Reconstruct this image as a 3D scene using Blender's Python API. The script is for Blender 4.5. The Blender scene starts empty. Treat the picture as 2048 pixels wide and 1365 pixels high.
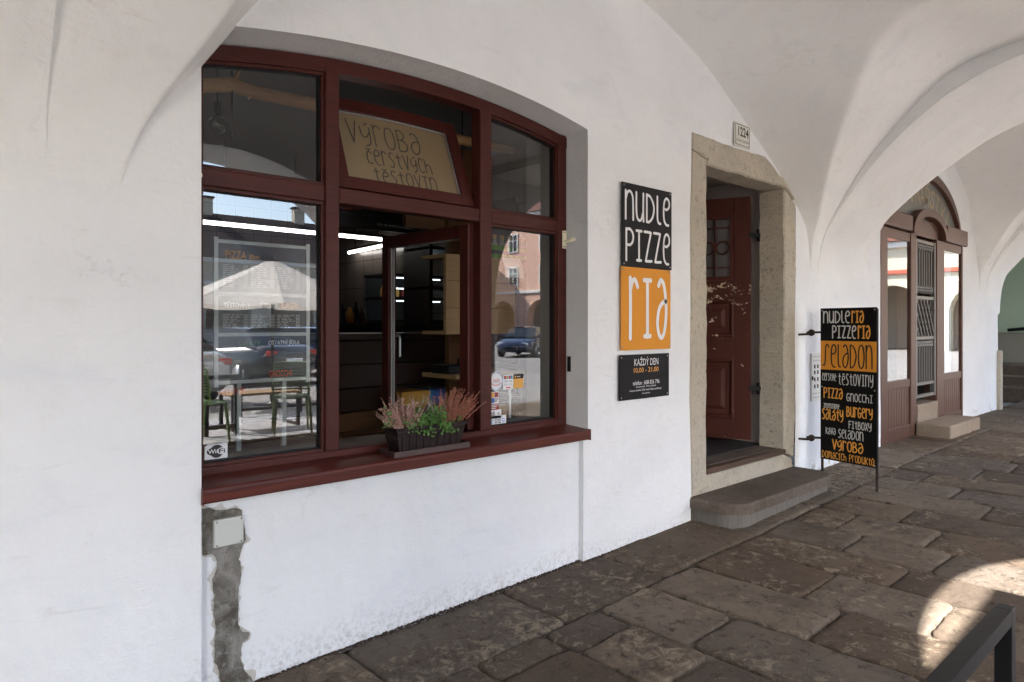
import bpy, bmesh, math, random
from mathutils import Vector, Matrix, noise
from mathutils.geometry import delaunay_2d_cdt
R = math.radians
PI = math.pi
rnd = random.Random(7)
scene = bpy.context.scene
col = scene.collection

# ---------------------------------------------------------------- camera
FPX = 1365.0
PHI = math.atan(1501 / 1365.0)          # angle between the facade line and the view axis
CD, EZ = 2.6, 1.38                      # metres to the facade, eye height
cam_d = bpy.data.cameras.new('camera')
cam = bpy.data.objects.new('camera', cam_d)
col.objects.link(cam)
cam.location = (0, -CD, EZ)
cam.rotation_euler = (R(90), 0, PHI - R(90))
cam_d.sensor_width = 36
cam_d.lens = 36 * FPX / 2048
cam_d.shift_y = -30.5 / 2048
cam_d.clip_start = 0.05
cam_d.clip_end = 3000
scene.camera = cam

# ---------------------------------------------------------------- sky and sun
SUN_DIR = Vector((0.42, 0.907, 0)).normalized()        # the way the light travels, seen from above
SUN_EL = R(40.8)
world = bpy.data.worlds.new('World')
scene.world = world
world.use_nodes = True
wn = world.node_tree
bg = wn.nodes['Background']
sky = wn.nodes.new('ShaderNodeTexSky')
sky.sky_type = 'NISHITA'
sky.sun_disc = False
sky.sun_elevation = SUN_EL
sky.sun_rotation = math.atan2(-SUN_DIR.x, -SUN_DIR.y)
sky.air_density = 1.0
sky.dust_density = 1.5
wn.links.new(sky.outputs[0], bg.inputs[0])
bg.inputs[1].default_value = 0.15
sd = bpy.data.lights.new('sun', 'SUN')
sd.energy = 5.0
sd.angle = R(0.53)
sd.color = (1.0, 0.965, 0.915)
sun = bpy.data.objects.new('sun', sd)
col.objects.link(sun)
lt = Vector((SUN_DIR.x * math.cos(SUN_EL), SUN_DIR.y * math.cos(SUN_EL), -math.sin(SUN_EL)))
sun.rotation_euler = lt.to_track_quat('-Z', 'Y').to_euler()
sun.location = (0, -20, 20)
scene.view_settings.view_transform = 'Standard'
scene.view_settings.look = 'None'
scene.view_settings.exposure = 3.14
scene.view_settings.gamma = 1.0
scene.render.engine = 'CYCLES'
cy = scene.cycles
cy.max_bounces = 9
cy.diffuse_bounces = 5
cy.glossy_bounces = 4
cy.transmission_bounces = 6
cy.transparent_max_bounces = 8
cy.use_denoising = True
cy.use_adaptive_sampling = True
cy.adaptive_threshold = 0.015
cy.caustics_reflective = False
cy.caustics_refractive = False

# ---------------------------------------------------------------- picture to place
CP, SP = math.cos(PHI), math.sin(PHI)

def ray(px, py):
    u = (px - 1024) / FPX
    return (CP + SP * u, SP - CP * u, -(py - 652) / FPX)

def W(px, py, y=0.0):
    """Point (x, z) where a pixel's ray meets the plane Y = y (the facade is Y = 0)."""
    r = ray(px, py)
    t = (y + CD) / r[1]
    return (r[0] * t, EZ + r[2] * t)

def fz(x):
    P = [(-50, 0), (1.1, 0), (4.05, .06), (7.3, .165), (400, .165)]
    for a, b in zip(P, P[1:]):
        if x <= b[0]:
            return a[1] + (b[1] - a[1]) * (x - a[0]) / (b[0] - a[0])
    return .165

def lerp(a, b, t):
    return a + (b - a) * t

def table(P):
    """Smooth (monotone-ish) interpolation through points."""
    xs = [p[0] for p in P]
    zs = [p[1] for p in P]
    def f(x):
        if x <= xs[0]:
            return zs[0]
        if x >= xs[-1]:
            return zs[-1]
        for i in range(len(xs) - 1):
            if x <= xs[i + 1]:
                h = xs[i + 1] - xs[i]
                t = (x - xs[i]) / h
                s = (zs[i + 1] - zs[i]) / h
                def tan(k):
                    if k <= 0 or k >= len(xs) - 1:
                        k0 = max(0, min(k, len(xs) - 2)) if k <= 0 else len(xs) - 2
                        return (zs[k0 + 1] - zs[k0]) / (xs[k0 + 1] - xs[k0])
                    a = (zs[k] - zs[k - 1]) / (xs[k] - xs[k - 1])
                    b = (zs[k + 1] - zs[k]) / (xs[k + 1] - xs[k])
                    return 0 if a * b <= 0 else 2 * a * b / (a + b)
                m0, m1 = tan(i), tan(i + 1)
                t2, t3 = t * t, t * t * t
                return ((2*t3 - 3*t2 + 1) * zs[i] + (t3 - 2*t2 + t) * h * m0
                        + (-2*t3 + 3*t2) * zs[i + 1] + (t3 - t2) * h * m1)
    return f

# ---------------------------------------------------------------- mesh and object helpers
ORG = {}

class MB:
    """Collects shapes; build() links them as one mesh object."""
    def __init__(self):
        self.v, self.f, self.s = [], [], []
    def add(self, vs, fs, smooth=False):
        n = len(self.v)
        self.v += [tuple(p) for p in vs]
        self.f += [tuple(i + n for i in f) for f in fs]
        self.s += [smooth] * len(fs)
        return self
    def box(self, x0, x1, y0, y1, z0, z1, m=None):
        vs = [Vector((x, y, z)) for z in (z0, z1) for y in (y0, y1) for x in (x0, x1)]
        if m is not None:
            vs = [m @ p for p in vs]
        return self.add(vs, [(0, 2, 3, 1), (4, 5, 7, 6), (0, 1, 5, 4), (2, 6, 7, 3), (0, 4, 6, 2), (1, 3, 7, 5)])
    def bbox(self, x0, x1, y0, y1, z0, z1, b=.006, m=None):
        """Box with chamfered edges."""
        bm = bmesh.new()
        bmesh.ops.create_cube(bm, size=1)
        for p in bm.verts:
            p.co = ((x0+x1)/2 + p.co.x*(x1-x0), (y0+y1)/2 + p.co.y*(y1-y0), (z0+z1)/2 + p.co.z*(z1-z0))
        bmesh.ops.bevel(bm, geom=bm.edges[:], offset=b, segments=2, affect='EDGES', profile=.5)
        return self.bm(bm, m)
    def bm(self, bm, m=None, smooth=False):
        bm.verts.index_update()
        vs = [(m @ p.co) if m is not None else p.co.copy() for p in bm.verts]
        fs = [[q.index for q in f.verts] for f in bm.faces]
        bm.free()
        return self.add(vs, fs, smooth)
    def prism(self, poly, a, b, axis='y', m=None, smooth=False):
        """poly: 2D outline; extruded from a to b along the axis."""
        def P(p, h):
            if axis == 'y':
                q = Vector((p[0], h, p[1]))
            elif axis == 'x':
                q = Vector((h, p[0], p[1]))
            else:
                q = Vector((p[0], p[1], h))
            return m @ q if m is not None else q
        n = len(poly)
        vs = [P(p, a) for p in poly] + [P(p, b) for p in poly]
        fs = [tuple(range(n)), tuple(range(2*n - 1, n - 1, -1))]
        self.add(vs, fs)
        self.add(vs, [(i, i + n, (i+1) % n + n, (i+1) % n) for i in range(n)], smooth)
        return self
    def tube(self, pts, r, n=8, cap=True, smooth=True):
        pts = [Vector(p) for p in pts]
        rs = r if isinstance(r, (list, tuple)) else [r] * len(pts)
        vs, fs = [], []
        up = None
        for i, p in enumerate(pts):
            d = (pts[min(i+1, len(pts)-1)] - pts[max(i-1, 0)])
            if d.length < 1e-9:
                d = Vector((0, 0, 1))
            d.normalize()
            if up is None:
                up = Vector((0, 0, 1)) if abs(d.z) < .9 else Vector((1, 0, 0))
            a = d.cross(up)
            if a.length < 1e-6:
                a = d.orthogonal()
            a.normalize()
            b = a.cross(d)
            b.normalize()
            up = b
            for k in range(n):
                t = 2*PI*k/n
                vs.append(p + (a*math.cos(t) + b*math.sin(t)) * rs[i])
        for i in range(len(pts) - 1):
            for k in range(n):
                fs.append((i*n + k, i*n + (k+1) % n, (i+1)*n + (k+1) % n, (i+1)*n + k))
        self.add(vs, fs, smooth)
        if cap:
            m = (len(pts) - 1) * n
            self.add([vs[k] for k in range(n)][::-1], [tuple(range(n))])
            self.add([vs[m + k] for k in range(n)], [tuple(range(n))])
        return self
    def bar(self, p, q, w, h=None):
        """Square bar between two points."""
        h = h or w
        p, q = Vector(p), Vector(q)
        d = (q - p).normalized()
        up = Vector((0, 0, 1)) if abs(d.z) < .95 else Vector((0, 1, 0))
        a = d.cross(up).normalized() * (w / 2)
        b = a.cross(d).normalized() * (h / 2)
        vs = [c + s*a + t*b for c in (p, q) for s, t in ((-1, -1), (1, -1), (1, 1), (-1, 1))]
        return self.add(vs, [(3, 2, 1, 0), (4, 5, 6, 7), (0, 1, 5, 4), (1, 2, 6, 5), (2, 3, 7, 6), (3, 0, 4, 7)])
    def lathe(self, prof, c=(0, 0, 0), n=16, m=None, smooth=True):
        vs, fs = [], []
        for r, z in prof:
            for k in range(n):
                t = 2*PI*k/n
                q = Vector((c[0] + r*math.cos(t), c[1] + r*math.sin(t), c[2] + z))
                vs.append(m @ q if m is not None else q)
        for i in range(len(prof) - 1):
            for k in range(n):
                fs.append((i*n + k, i*n + (k+1) % n, (i+1)*n + (k+1) % n, (i+1)*n + k))
        self.add(vs, fs, smooth)
        e = (len(prof) - 1) * n
        self.add([vs[k] for k in range(n)][::-1], [tuple(range(n))])
        self.add([vs[e + k] for k in range(n)], [tuple(range(n))])
        return self
    def grid(self, us, ws, fn, smooth=True, flip=False):
        nu, nw = len(us), len(ws)
        vs = [fn(u, w) for u in us for w in ws]
        fs = []
        for i in range(nu - 1):
            for j in range(nw - 1):
                q = (i*nw + j, (i+1)*nw + j, (i+1)*nw + j + 1, i*nw + j + 1)
                fs.append(q[::-1] if flip else q)
        return self.add(vs, fs, smooth)
    def build(self, name, mat, parent=None, kind=None):
        me = bpy.data.meshes.new(name)
        o = ORG.get(parent.name, Vector((0, 0, 0))) if parent else Vector((0, 0, 0))
        me.from_pydata([(p[0]-o[0], p[1]-o[1], p[2]-o[2]) for p in self.v], [], self.f)
        me.polygons.foreach_set('use_smooth', self.s)
        me.materials.append(mat)
        me.update()
        ob = bpy.data.objects.new(name, me)
        col.objects.link(ob)
        if parent:
            ob.parent = parent
            ORG[ob.name] = o
        if kind:
            ob['kind'] = kind
        return ob

def tag(o, label, cat, group=None):
    o['label'] = label
    o['category'] = cat
    if group:
        o['group'] = group
    return o

def thing(name, label, cat, loc=(0, 0, 0), rz=0.0, group=None, local=False):
    o = bpy.data.objects.new(name, None)
    o.empty_display_size = .1
    col.objects.link(o)
    o.location = loc
    o.rotation_euler = (0, 0, rz)
    ORG[o.name] = Vector((0, 0, 0)) if local else Vector(loc)
    return tag(o, label, cat, group)

def single(mb, name, mat, label, cat, group=None):
    return tag(mb.build(name, mat), label, cat, group)

def copy_tree(o, parent=None):
    c = o.copy()
    col.objects.link(c)
    c.parent = parent
    ORG[c.name] = ORG.get(o.name, Vector((0, 0, 0)))
    for ch in list(o.children):
        copy_tree(ch, c)
    return c

# ---------------------------------------------------------------- materials
def hexc(h):
    v = [int(h[i:i+2], 16) / 255 for i in (0, 2, 4)]
    return tuple(((c / 12.92) if c <= .04045 else ((c + .055) / 1.055) ** 2.4) for c in v)

class NT:
    """Short-hand for building a node material."""
    def __init__(self, name):
        self.m = bpy.data.materials.new(name)
        self.m.use_nodes = True
        self.t = self.m.node_tree
        self.b = self.t.nodes['Principled BSDF']
        self.tc = self.n('ShaderNodeTexCoord')
        self.co = self.tc.outputs['Object']
    def n(self, ty, **kw):
        x = self.t.nodes.new(ty)
        for k, v in kw.items():
            setattr(x, k, v)
        return x
    def l(self, a, b):
        self.t.links.new(a, b)
    def mapping(self, scale=(1, 1, 1), co=None, rot=(0, 0, 0), loc=(0, 0, 0)):
        x = self.n('ShaderNodeMapping')
        x.inputs['Scale'].default_value = scale
        x.inputs['Rotation'].default_value = rot
        x.inputs['Location'].default_value = loc
        self.l(co or self.co, x.inputs[0])
        return x.outputs[0]
    def noise(self, scale, detail=4, rough=.55, co=None, dist=0):
        x = self.n('ShaderNodeTexNoise')
        x.inputs['Scale'].default_value = scale
        x.inputs['Detail'].default_value = detail
        x.inputs['Roughness'].default_value = rough
        x.inputs['Distortion'].default_value = dist
        self.l(co or self.co, x.inputs['Vector'])
        return x.outputs['Fac']
    def ramp(self, fac, stops):
        x = self.n('ShaderNodeValToRGB')
        e = x.color_ramp.elements
        while len(e) < len(stops):
            e.new(.5)
        for k, (p, c) in enumerate(stops):
            e[k].position = p
            e[k].color = (c[0], c[1], c[2], 1) if isinstance(c, (tuple, list)) else (c, c, c, 1)
        self.l(fac, x.inputs[0])
        return x.outputs[0]
    def math(self, op, a, b=None, clamp=False):
        x = self.n('ShaderNodeMath', operation=op, use_clamp=clamp)
        for k, s in enumerate((a, b)):
            if s is None:
                continue
            if isinstance(s, (int, float)):
                x.inputs[k].default_value = s
            else:
                self.l(s, x.inputs[k])
        return x.outputs[0]
    def mix(self, fac, a, b, mode='MIX'):
        x = self.n('ShaderNodeMix', data_type='RGBA', blend_type=mode)
        for k, s in ((0, fac), (6, a), (7, b)):
            if isinstance(s, (int, float)):
                x.inputs[k].default_value = s
            elif isinstance(s, (tuple, list)):
                x.inputs[k].default_value = (s[0], s[1], s[2], 1)
            else:
                self.l(s, x.inputs[k])
        return x.outputs[2]
    def sep(self, co=None):
        x = self.n('ShaderNodeSeparateXYZ')
        self.l(co or self.co, x.inputs[0])
        return x.outputs
    def color(self, c):
        if isinstance(c, (tuple, list)):
            self.b.inputs['Base Color'].default_value = (c[0], c[1], c[2], 1)
        else:
            self.l(c, self.b.inputs['Base Color'])
        return self
    def rough(self, r):
        if isinstance(r, (int, float)):
            self.b.inputs['Roughness'].default_value = r
        else:
            self.l(r, self.b.inputs['Roughness'])
        return self
    def set(self, **kw):
        for k, v in kw.items():
            self.b.inputs[k.replace('_', ' ')].default_value = v
        return self
    def bump(self, h, strength=.3, dist=.01, prev=None):
        x = self.n('ShaderNodeBump')
        x.inputs['Strength'].default_value = strength
        x.inputs['Distance'].default_value = dist
        self.l(h, x.inputs['Height'])
        if prev is not None:
            self.l(prev, x.inputs['Normal'])
        self.l(x.outputs[0], self.b.inputs['Normal'])
        return x.outputs[0]

def simple(name, c, rough=.5, metal=0.0, var=.0, scale=20, bump=0.0, spec=None):
    t = NT(name)
    if var:
        n = t.noise(scale, 4)
        t.color(t.mix(n, tuple(k*(1-var) for k in c), tuple(min(1, k*(1+var)) for k in c)))
    else:
        t.color(c)
    t.rough(rough)
    t.b.inputs['Metallic'].default_value = metal
    if spec is not None:
        t.b.inputs['Specular IOR Level'].default_value = spec
    if bump:
        t.bump(t.noise(scale*3, 5), bump, .003)
    return t.m

def plaster(name, base, dirt, chips=False):
    """Old limewash: cloudy coats, grey-blue rubbed patches, trowel marks, a few hair cracks."""
    t = NT(name)
    big = t.noise(.9, 6, .62, dist=.5)
    c = t.mix(t.ramp(big, [(.36, 0), (.72, 1)]), base, tuple(k*.90 for k in base))
    cloud = t.noise(2.4, 7, .66, co=t.mapping((1, 1, 1.6), loc=(5, 0, 2)), dist=.8)
    c = t.mix(t.ramp(cloud, [(.54, 0), (.74, .55)]), c, tuple(k*f for k, f in zip(base, (.82, .85, .90))))
    mid = t.noise(6, 8, .68)
    c = t.mix(t.ramp(mid, [(.57, 0), (.82, .30)]), c, dirt)
    # trowel streaks and rubbed marks
    st = t.noise(2.6, 9, .72, co=t.mapping((1.2, 1.2, 6), rot=(0, R(28), 0)), dist=1.4)
    c = t.mix(t.ramp(st, [(.60, 0), (.72, .45)]), c, dirt)
    # small dark nicks
    ni = t.noise(38, 3, .5)
    c = t.mix(t.ramp(t.math('ADD', ni, t.math('MULTIPLY', mid, .25)), [(.90, 0), (.925, .7)]), c, (.30, .26, .22))
    # hair cracks
    w = t.n('ShaderNodeTexNoise')
    w.inputs['Scale'].default_value = 2.6
    w.inputs['Detail'].default_value = 9
    w.inputs['Roughness'].default_value = .65
    t.l(t.co, w.inputs['Vector'])
    wm = t.n('ShaderNodeVectorMath', operation='MULTIPLY_ADD')
    t.l(w.outputs['Color'], wm.inputs[0])
    wm.inputs[1].default_value = (.6, .6, .6)
    t.l(t.co, wm.inputs[2])
    vo = t.n('ShaderNodeTexVoronoi', feature='DISTANCE_TO_EDGE')
    vo.inputs['Scale'].default_value = .55
    t.l(wm.outputs[0], vo.inputs['Vector'])
    crack = t.ramp(vo.outputs['Distance'], [(0.0, 1), (.0018, 0)])
    cm = t.ramp(t.noise(1.5, 3, co=t.mapping(loc=(3.1, 0, 1.7))), [(.60, 0), (.70, 1)])
    crack = t.math('MULTIPLY', crack, cm)
    c = t.mix(t.math('MULTIPLY', crack, .32), c, (.30, .25, .20))
    h = t.math('SUBTRACT', t.math('ADD', t.math('MULTIPLY', t.noise(7, 9, .64), .8), t.math('MULTIPLY', t.noise(60, 5, .6), .12)), t.math('MULTIPLY', crack, .2))
    h = t.math('ADD', h, t.math('MULTIPLY', st, .35))
    if chips:
        x, y, z = t.sep()
        n2 = t.noise(48, 9, .72)
        # splash dirt and loose skin along the foot of the wall
        foot = t.ramp(z, [(.0, 1), (.17, 0)])
        d = t.math('MULTIPLY', foot, t.ramp(n2, [(.46, 0), (.62, 1)]))
        c = t.mix(t.math('MULTIPLY', d, .5), c, (.26, .23, .19))
        xr = t.math('MULTIPLY', t.ramp(t.math('DIVIDE', x, 8.0), [(.36, 0), (.49, 1)]), t.ramp(z, [(.1, 1), (.62, 0)]))
        n3 = t.noise(5.5, 9, .68, dist=.4)
        pk = t.math('ADD', n3, t.math('SUBTRACT', t.math('MULTIPLY', xr, .27), .11))
        peel = t.ramp(pk, [(.695, 0), (.705, 1)])
        rim = t.math('SUBTRACT', t.ramp(pk, [(.683, 0), (.693, 1)]), peel, True)
        c = t.mix(t.math('MULTIPLY', peel, .85), c, t.mix(n2, (.50, .49, .48), (.36, .34, .31)))
        c = t.mix(t.math('MULTIPLY', rim, .45), c, (.33, .30, .26))
        h = t.math('SUBTRACT', h, t.math('MULTIPLY', peel, .16))
    t.color(c).rough(.88)
    t.set(Specular_IOR_Level=.2)
    t.bump(h, .5, .024)
    return t.m

def wood_paint(name, c0, c1, grain=(1, 30, 30), rough=.35, bump=.12, coat=0.0, spec=.3):
    t = NT(name)
    g = t.noise(3.2, 7, .65, co=t.mapping(grain), dist=.6)
    t.color(t.mix(t.ramp(g, [(.35, 0), (.7, 1)]), c0, c1)).rough(rough)
    t.bump(g, bump, .004)
    t.set(Specular_IOR_Level=spec)
    if coat:
        t.set(Coat_Weight=coat, Coat_Roughness=.15)
    return t.m

def stone(name, c0, c1, c2, scale=1.0, bump=.6, rough=.9, speck=.5):
    t = NT(name)
    n1 = t.noise(2.5*scale, 6, .6)
    n2 = t.noise(26*scale, 8, .72)
    n3 = t.noise(110*scale, 3, .6)
    c = t.mix(t.ramp(n1, [(.35, 0), (.68, 1)]), c0, c1)
    c = t.mix(t.ramp(n2, [(.5, 0), (.68, speck)]), c, c2)
    c = t.mix(t.ramp(n3, [(.58, 0), (.75, .35)]), c, tuple(k*.35 for k in c0))
    t.color(c).rough(rough)
    t.set(Specular_IOR_Level=.15)
    t.bump(t.math('ADD', t.math('MULTIPLY', n2, .7), t.math('MULTIPLY', n3, .3)), bump, .012)
    return t.m

def emission(name, c, s):
    t = NT(name)
    t.color((.8, .8, .8))
    t.b.inputs['Emission Color'].default_value = (c[0], c[1], c[2], 1)
    t.b.inputs['Emission Strength'].default_value = s
    return t.m

def glass_pane(name, r0=.13, tint=(.93, .96, .95)):
    """Thin flat pane: sees through, mirrors by Fresnel (all faces of the glazing counted in r0)."""
    t = NT(name)
    t.t.nodes.remove(t.b)
    out = [n for n in t.t.nodes if n.type == 'OUTPUT_MATERIAL'][0]
    tr = t.n('ShaderNodeBsdfTransparent')
    tr.inputs[0].default_value = (tint[0], tint[1], tint[2], 1)
    gl = t.n('ShaderNodeBsdfGlossy')
    gl.inputs['Roughness'].default_value = 0.0
    gl.inputs[0].default_value = (.97, .98, 1, 1)
    geo = t.n('ShaderNodeNewGeometry')
    dt = t.n('ShaderNodeVectorMath', operation='DOT_PRODUCT')
    t.l(geo.outputs['Incoming'], dt.inputs[0])
    t.l(geo.outputs['Normal'], dt.inputs[1])
    c1 = t.math('SUBTRACT', 1.0, t.math('ABSOLUTE', dt.outputs['Value']), True)
    fres = t.math('ADD', r0, t.math('MULTIPLY', t.math('POWER', c1, 5.0), 1 - r0), True)
    wob = t.noise(1.3, 2, .5)
    bp = t.n('ShaderNodeBump')
    bp.inputs['Strength'].default_value = .05
    bp.inputs['Distance'].default_value = .004
    t.l(wob, bp.inputs['Height'])
    t.l(bp.outputs[0], gl.inputs['Normal'])
    mx = t.n('ShaderNodeMixShader')
    t.l(fres, mx.inputs[0])
    t.l(tr.outputs[0], mx.inputs[1])
    t.l(gl.outputs[0], mx.inputs[2])
    t.l(mx.outputs[0], out.inputs[0])
    return t.m

M = {}
M['wall'] = plaster('lime plaster wall', (.80, .805, .825), (.58, .54, .50), chips=True)
M['vault'] = plaster('lime plaster vault', (.82, .82, .825), (.60, .57, .52))
M['maroon'] = wood_paint('maroon window paint', (.074, .0180, .0140), (.046, .0125, .0105), (.4, 22, 22), .42, .06, .0, .20)
M['sill'] = wood_paint('maroon sill wood', (.112, .0245, .0165), (.052, .0125, .0100), (.6, 26, 26), .40, .16, .0, .22)
M['glass'] = glass_pane('window glass', .10)
M['glass_in'] = glass_pane('plain glass', .06)
M['rubber'] = simple('black gasket', (.012, .012, .013), .6, spec=.15)
M['alu'] = simple('pale spacer metal', (.55, .57, .60), .35, .8)
M['granite'] = stone('door stone', (.45, .385, .30), (.36, .315, .255), (.56, .51, .43), 1.0, 1.0, .92, .7)
M['stepstone'] = stone('worn step stone', (.085, .066, .053), (.125, .10, .083), (.18, .155, .13), 1.2, .7, .85, .5)
M['ivory'] = simple('ivory fitting', (.72, .66, .50), .45)
M['black_metal'] = simple('black painted metal', (.010, .011, .013), .42, 0, .2, 12, .05, .25)
M['grey_plastic'] = simple('pale grey plastic', (.52, .53, .50), .5)
def cement():
    t = NT('raw cement patch')
    n1, n2, n3 = t.noise(7, 7, .62, dist=.8), t.noise(30, 9, .72), t.noise(160, 4, .6)
    c = t.mix(t.ramp(n1, [(.38, 0), (.62, 1)]), (.105, .094, .078), (.30, .285, .262))
    c = t.mix(t.ramp(n2, [(.52, 0), (.66, .6)]), c, (.38, .36, .33))
    c = t.mix(t.ramp(n3, [(.58, 0), (.7, .5)]), c, (.07, .06, .05))
    t.color(c).rough(.95)
    t.set(Specular_IOR_Level=.1)
    t.bump(t.math('ADD', t.math('MULTIPLY', n2, .7), t.math('MULTIPLY', n3, .3)), 1.0, .016)
    return t.m
M['cement'] = cement()
def doorstone():
    """Coarse yellowish granite: pale grains, dark pits, weathered edges."""
    t = NT('door stone')
    n1, n2 = t.noise(2.6, 7, .65, dist=.5), t.noise(22, 12, .78)
    vo = t.n('ShaderNodeTexVoronoi')
    vo.inputs['Scale'].default_value = 120
    t.l(t.co, vo.inputs['Vector'])
    c = t.mix(t.ramp(n1, [(.36, 0), (.66, 1)]), (.52, .46, .37), (.42, .38, .32))
    c = t.mix(t.ramp(vo.outputs['Distance'], [(.15, .6), (.5, 0)]), c, (.62, .57, .48))
    c = t.mix(t.ramp(n2, [(.36, .65), (.45, 0)]), c, (.17, .14, .11))
    c = t.mix(t.ramp(n2, [(.56, 0), (.66, .5)]), c, (.60, .55, .46))
    t.color(c).rough(.93)
    t.set(Specular_IOR_Level=.12)
    t.bump(t.math('ADD', t.math('MULTIPLY', n2, .8), t.math('MULTIPLY', vo.outputs['Distance'], .15)), 1.0, .02)
    return t.m
M['granite'] = doorstone()
M['screw'] = simple('screw steel', (.28, .28, .27), .4, .8)
# ================================================================ the setting: ground
def slab_material():
    t = NT('worn paving slab')
    oi = t.n('ShaderNodeObjectInfo')
    rv = oi.outputs['Random']
    sh = t.n('ShaderNodeVectorMath', operation='ADD')
    cx = t.n('ShaderNodeCombineXYZ')
    t.l(t.math('MULTIPLY', rv, 37.0), cx.inputs[0])
    t.l(t.math('MULTIPLY', rv, 11.0), cx.inputs[1])
    t.l(t.co, sh.inputs[0])
    t.l(cx.outputs[0], sh.inputs[1])
    co = sh.outputs[0]
    n1 = t.noise(3.0, 6, .65, co=co)
    n2 = t.noise(15, 14, .80, co=co, dist=.6)
    n3 = t.noise(60, 8, .72, co=co)
    n4 = t.noise(1.5, 3, .5, co=co)
    tint = t.ramp(rv, [(0, (.120, .086, .060)), (.25, (.185, .142, .104)), (.5, (.098, .072, .052)), (.75, (.150, .122, .098)), (1, (.215, .172, .132))])
    c = t.mix(t.ramp(n1, [(.34, 0), (.68, .62)]), tint, (.066, .047, .033))
    # dark pits and pale scuffed flecks, denser in some places
    c = t.mix(t.ramp(n2, [(.37, .9), (.465, 0)]), c, (.032, .023, .016))
    am = t.math('ADD', n2, t.math('MULTIPLY', t.math('SUBTRACT', n4, .5), .45))
    c = t.mix(t.ramp(am, [(.555, 0), (.64, .8)]), c, (.33, .270, .195))
    c = t.mix(t.ramp(n3, [(.60, 0), (.70, .6)]), c, (.040, .030, .022))
    c = t.mix(t.ramp(n3, [(.30, .5), (.40, 0)]), c, (.30, .25, .19))
    t.color(c).rough(t.ramp(n2, [(.3, .7), (.7, .95)]))
    t.set(Specular_IOR_Level=.2)
    t.bump(t.math('ADD', t.math('MULTIPLY', n2, .8), t.math('MULTIPLY', n3, .2)), 1.0, .030)
    return t.m

M['slab'] = slab_material()

def mortar_material():
    t = NT('joint sand and mortar')
    n = t.noise(14, 8, .7)
    b = t.noise(1.6, 4, .6)
    c = t.mix(t.ramp(b, [(.50, 0), (.66, 1)]), (.050, .038, .029), (.20, .165, .13))
    c = t.mix(t.ramp(n, [(.55, 0), (.70, .7)]), c, (.36, .32, .27))
    t.color(c).rough(.95)
    t.bump(n, .8, .02)
    return t.m

M['mortar'] = mortar_material()

def cobble_material():
    t = NT('granite cobbles')
    vo = t.n('ShaderNodeTexVoronoi', feature='DISTANCE_TO_EDGE')
    vo.inputs['Scale'].default_value = 9
    t.l(t.co, vo.inputs['Vector'])
    vc = t.n('ShaderNodeTexVoronoi')
    vc.inputs['Scale'].default_value = 9
    t.l(t.co, vc.inputs['Vector'])
    c = t.mix(vc.outputs['Distance'], (.34, .325, .305), (.22, .21, .20))
    c = t.mix(t.ramp(vo.outputs['Distance'], [(.02, 1), (.09, 0)]), c, (.10, .09, .075))
    c = t.mix(t.ramp(t.noise(.35, 4), [(.4, 0), (.65, .4)]), c, (.16, .14, .12))
    t.color(c).rough(.8)
    t.bump(vo.outputs['Distance'], .8, .05)
    return t.m

M['cobble'] = cobble_material()

# the town square: one sheet that reaches the horizon
g = MB()
ys = [-900, -200, -60, -20, -8, -4.7, -2, 2, 10, 60, 600]
xs = [-900, -200, -60, -20, -5, 0, 1.1, 2, 3, 4.05, 5, 6, 7.3, 12, 40, 120, 500, 900]
def square_z(x, y):
    return fz(x) * max(0, min(1, (y + 12) / 7)) - .075
g.grid(xs, ys, lambda x, y: (x, y, square_z(x, y)), smooth=False)
g.build('town_square', M['cobble'], kind='structure')

# the pavement under the arcade: bed of mortar with slabs as pieces
pave = bpy.data.objects.new('pavement', None)
col.objects.link(pave)
pave['kind'] = 'structure'
ORG['pavement'] = Vector((0, 0, 0))
b = MB()
pxs = [-6 + .4*i for i in range(56)]
b.grid(pxs, [-4.95, -4.5, -3.5, -2.5, -1.5, -.5, .06], lambda x, y: (x, y, fz(x) - .017 + .005*noise.noise(Vector((x*3, y*3, 0)))), smooth=True)
b.build('joint_mortar', M['mortar'], pave)

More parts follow.
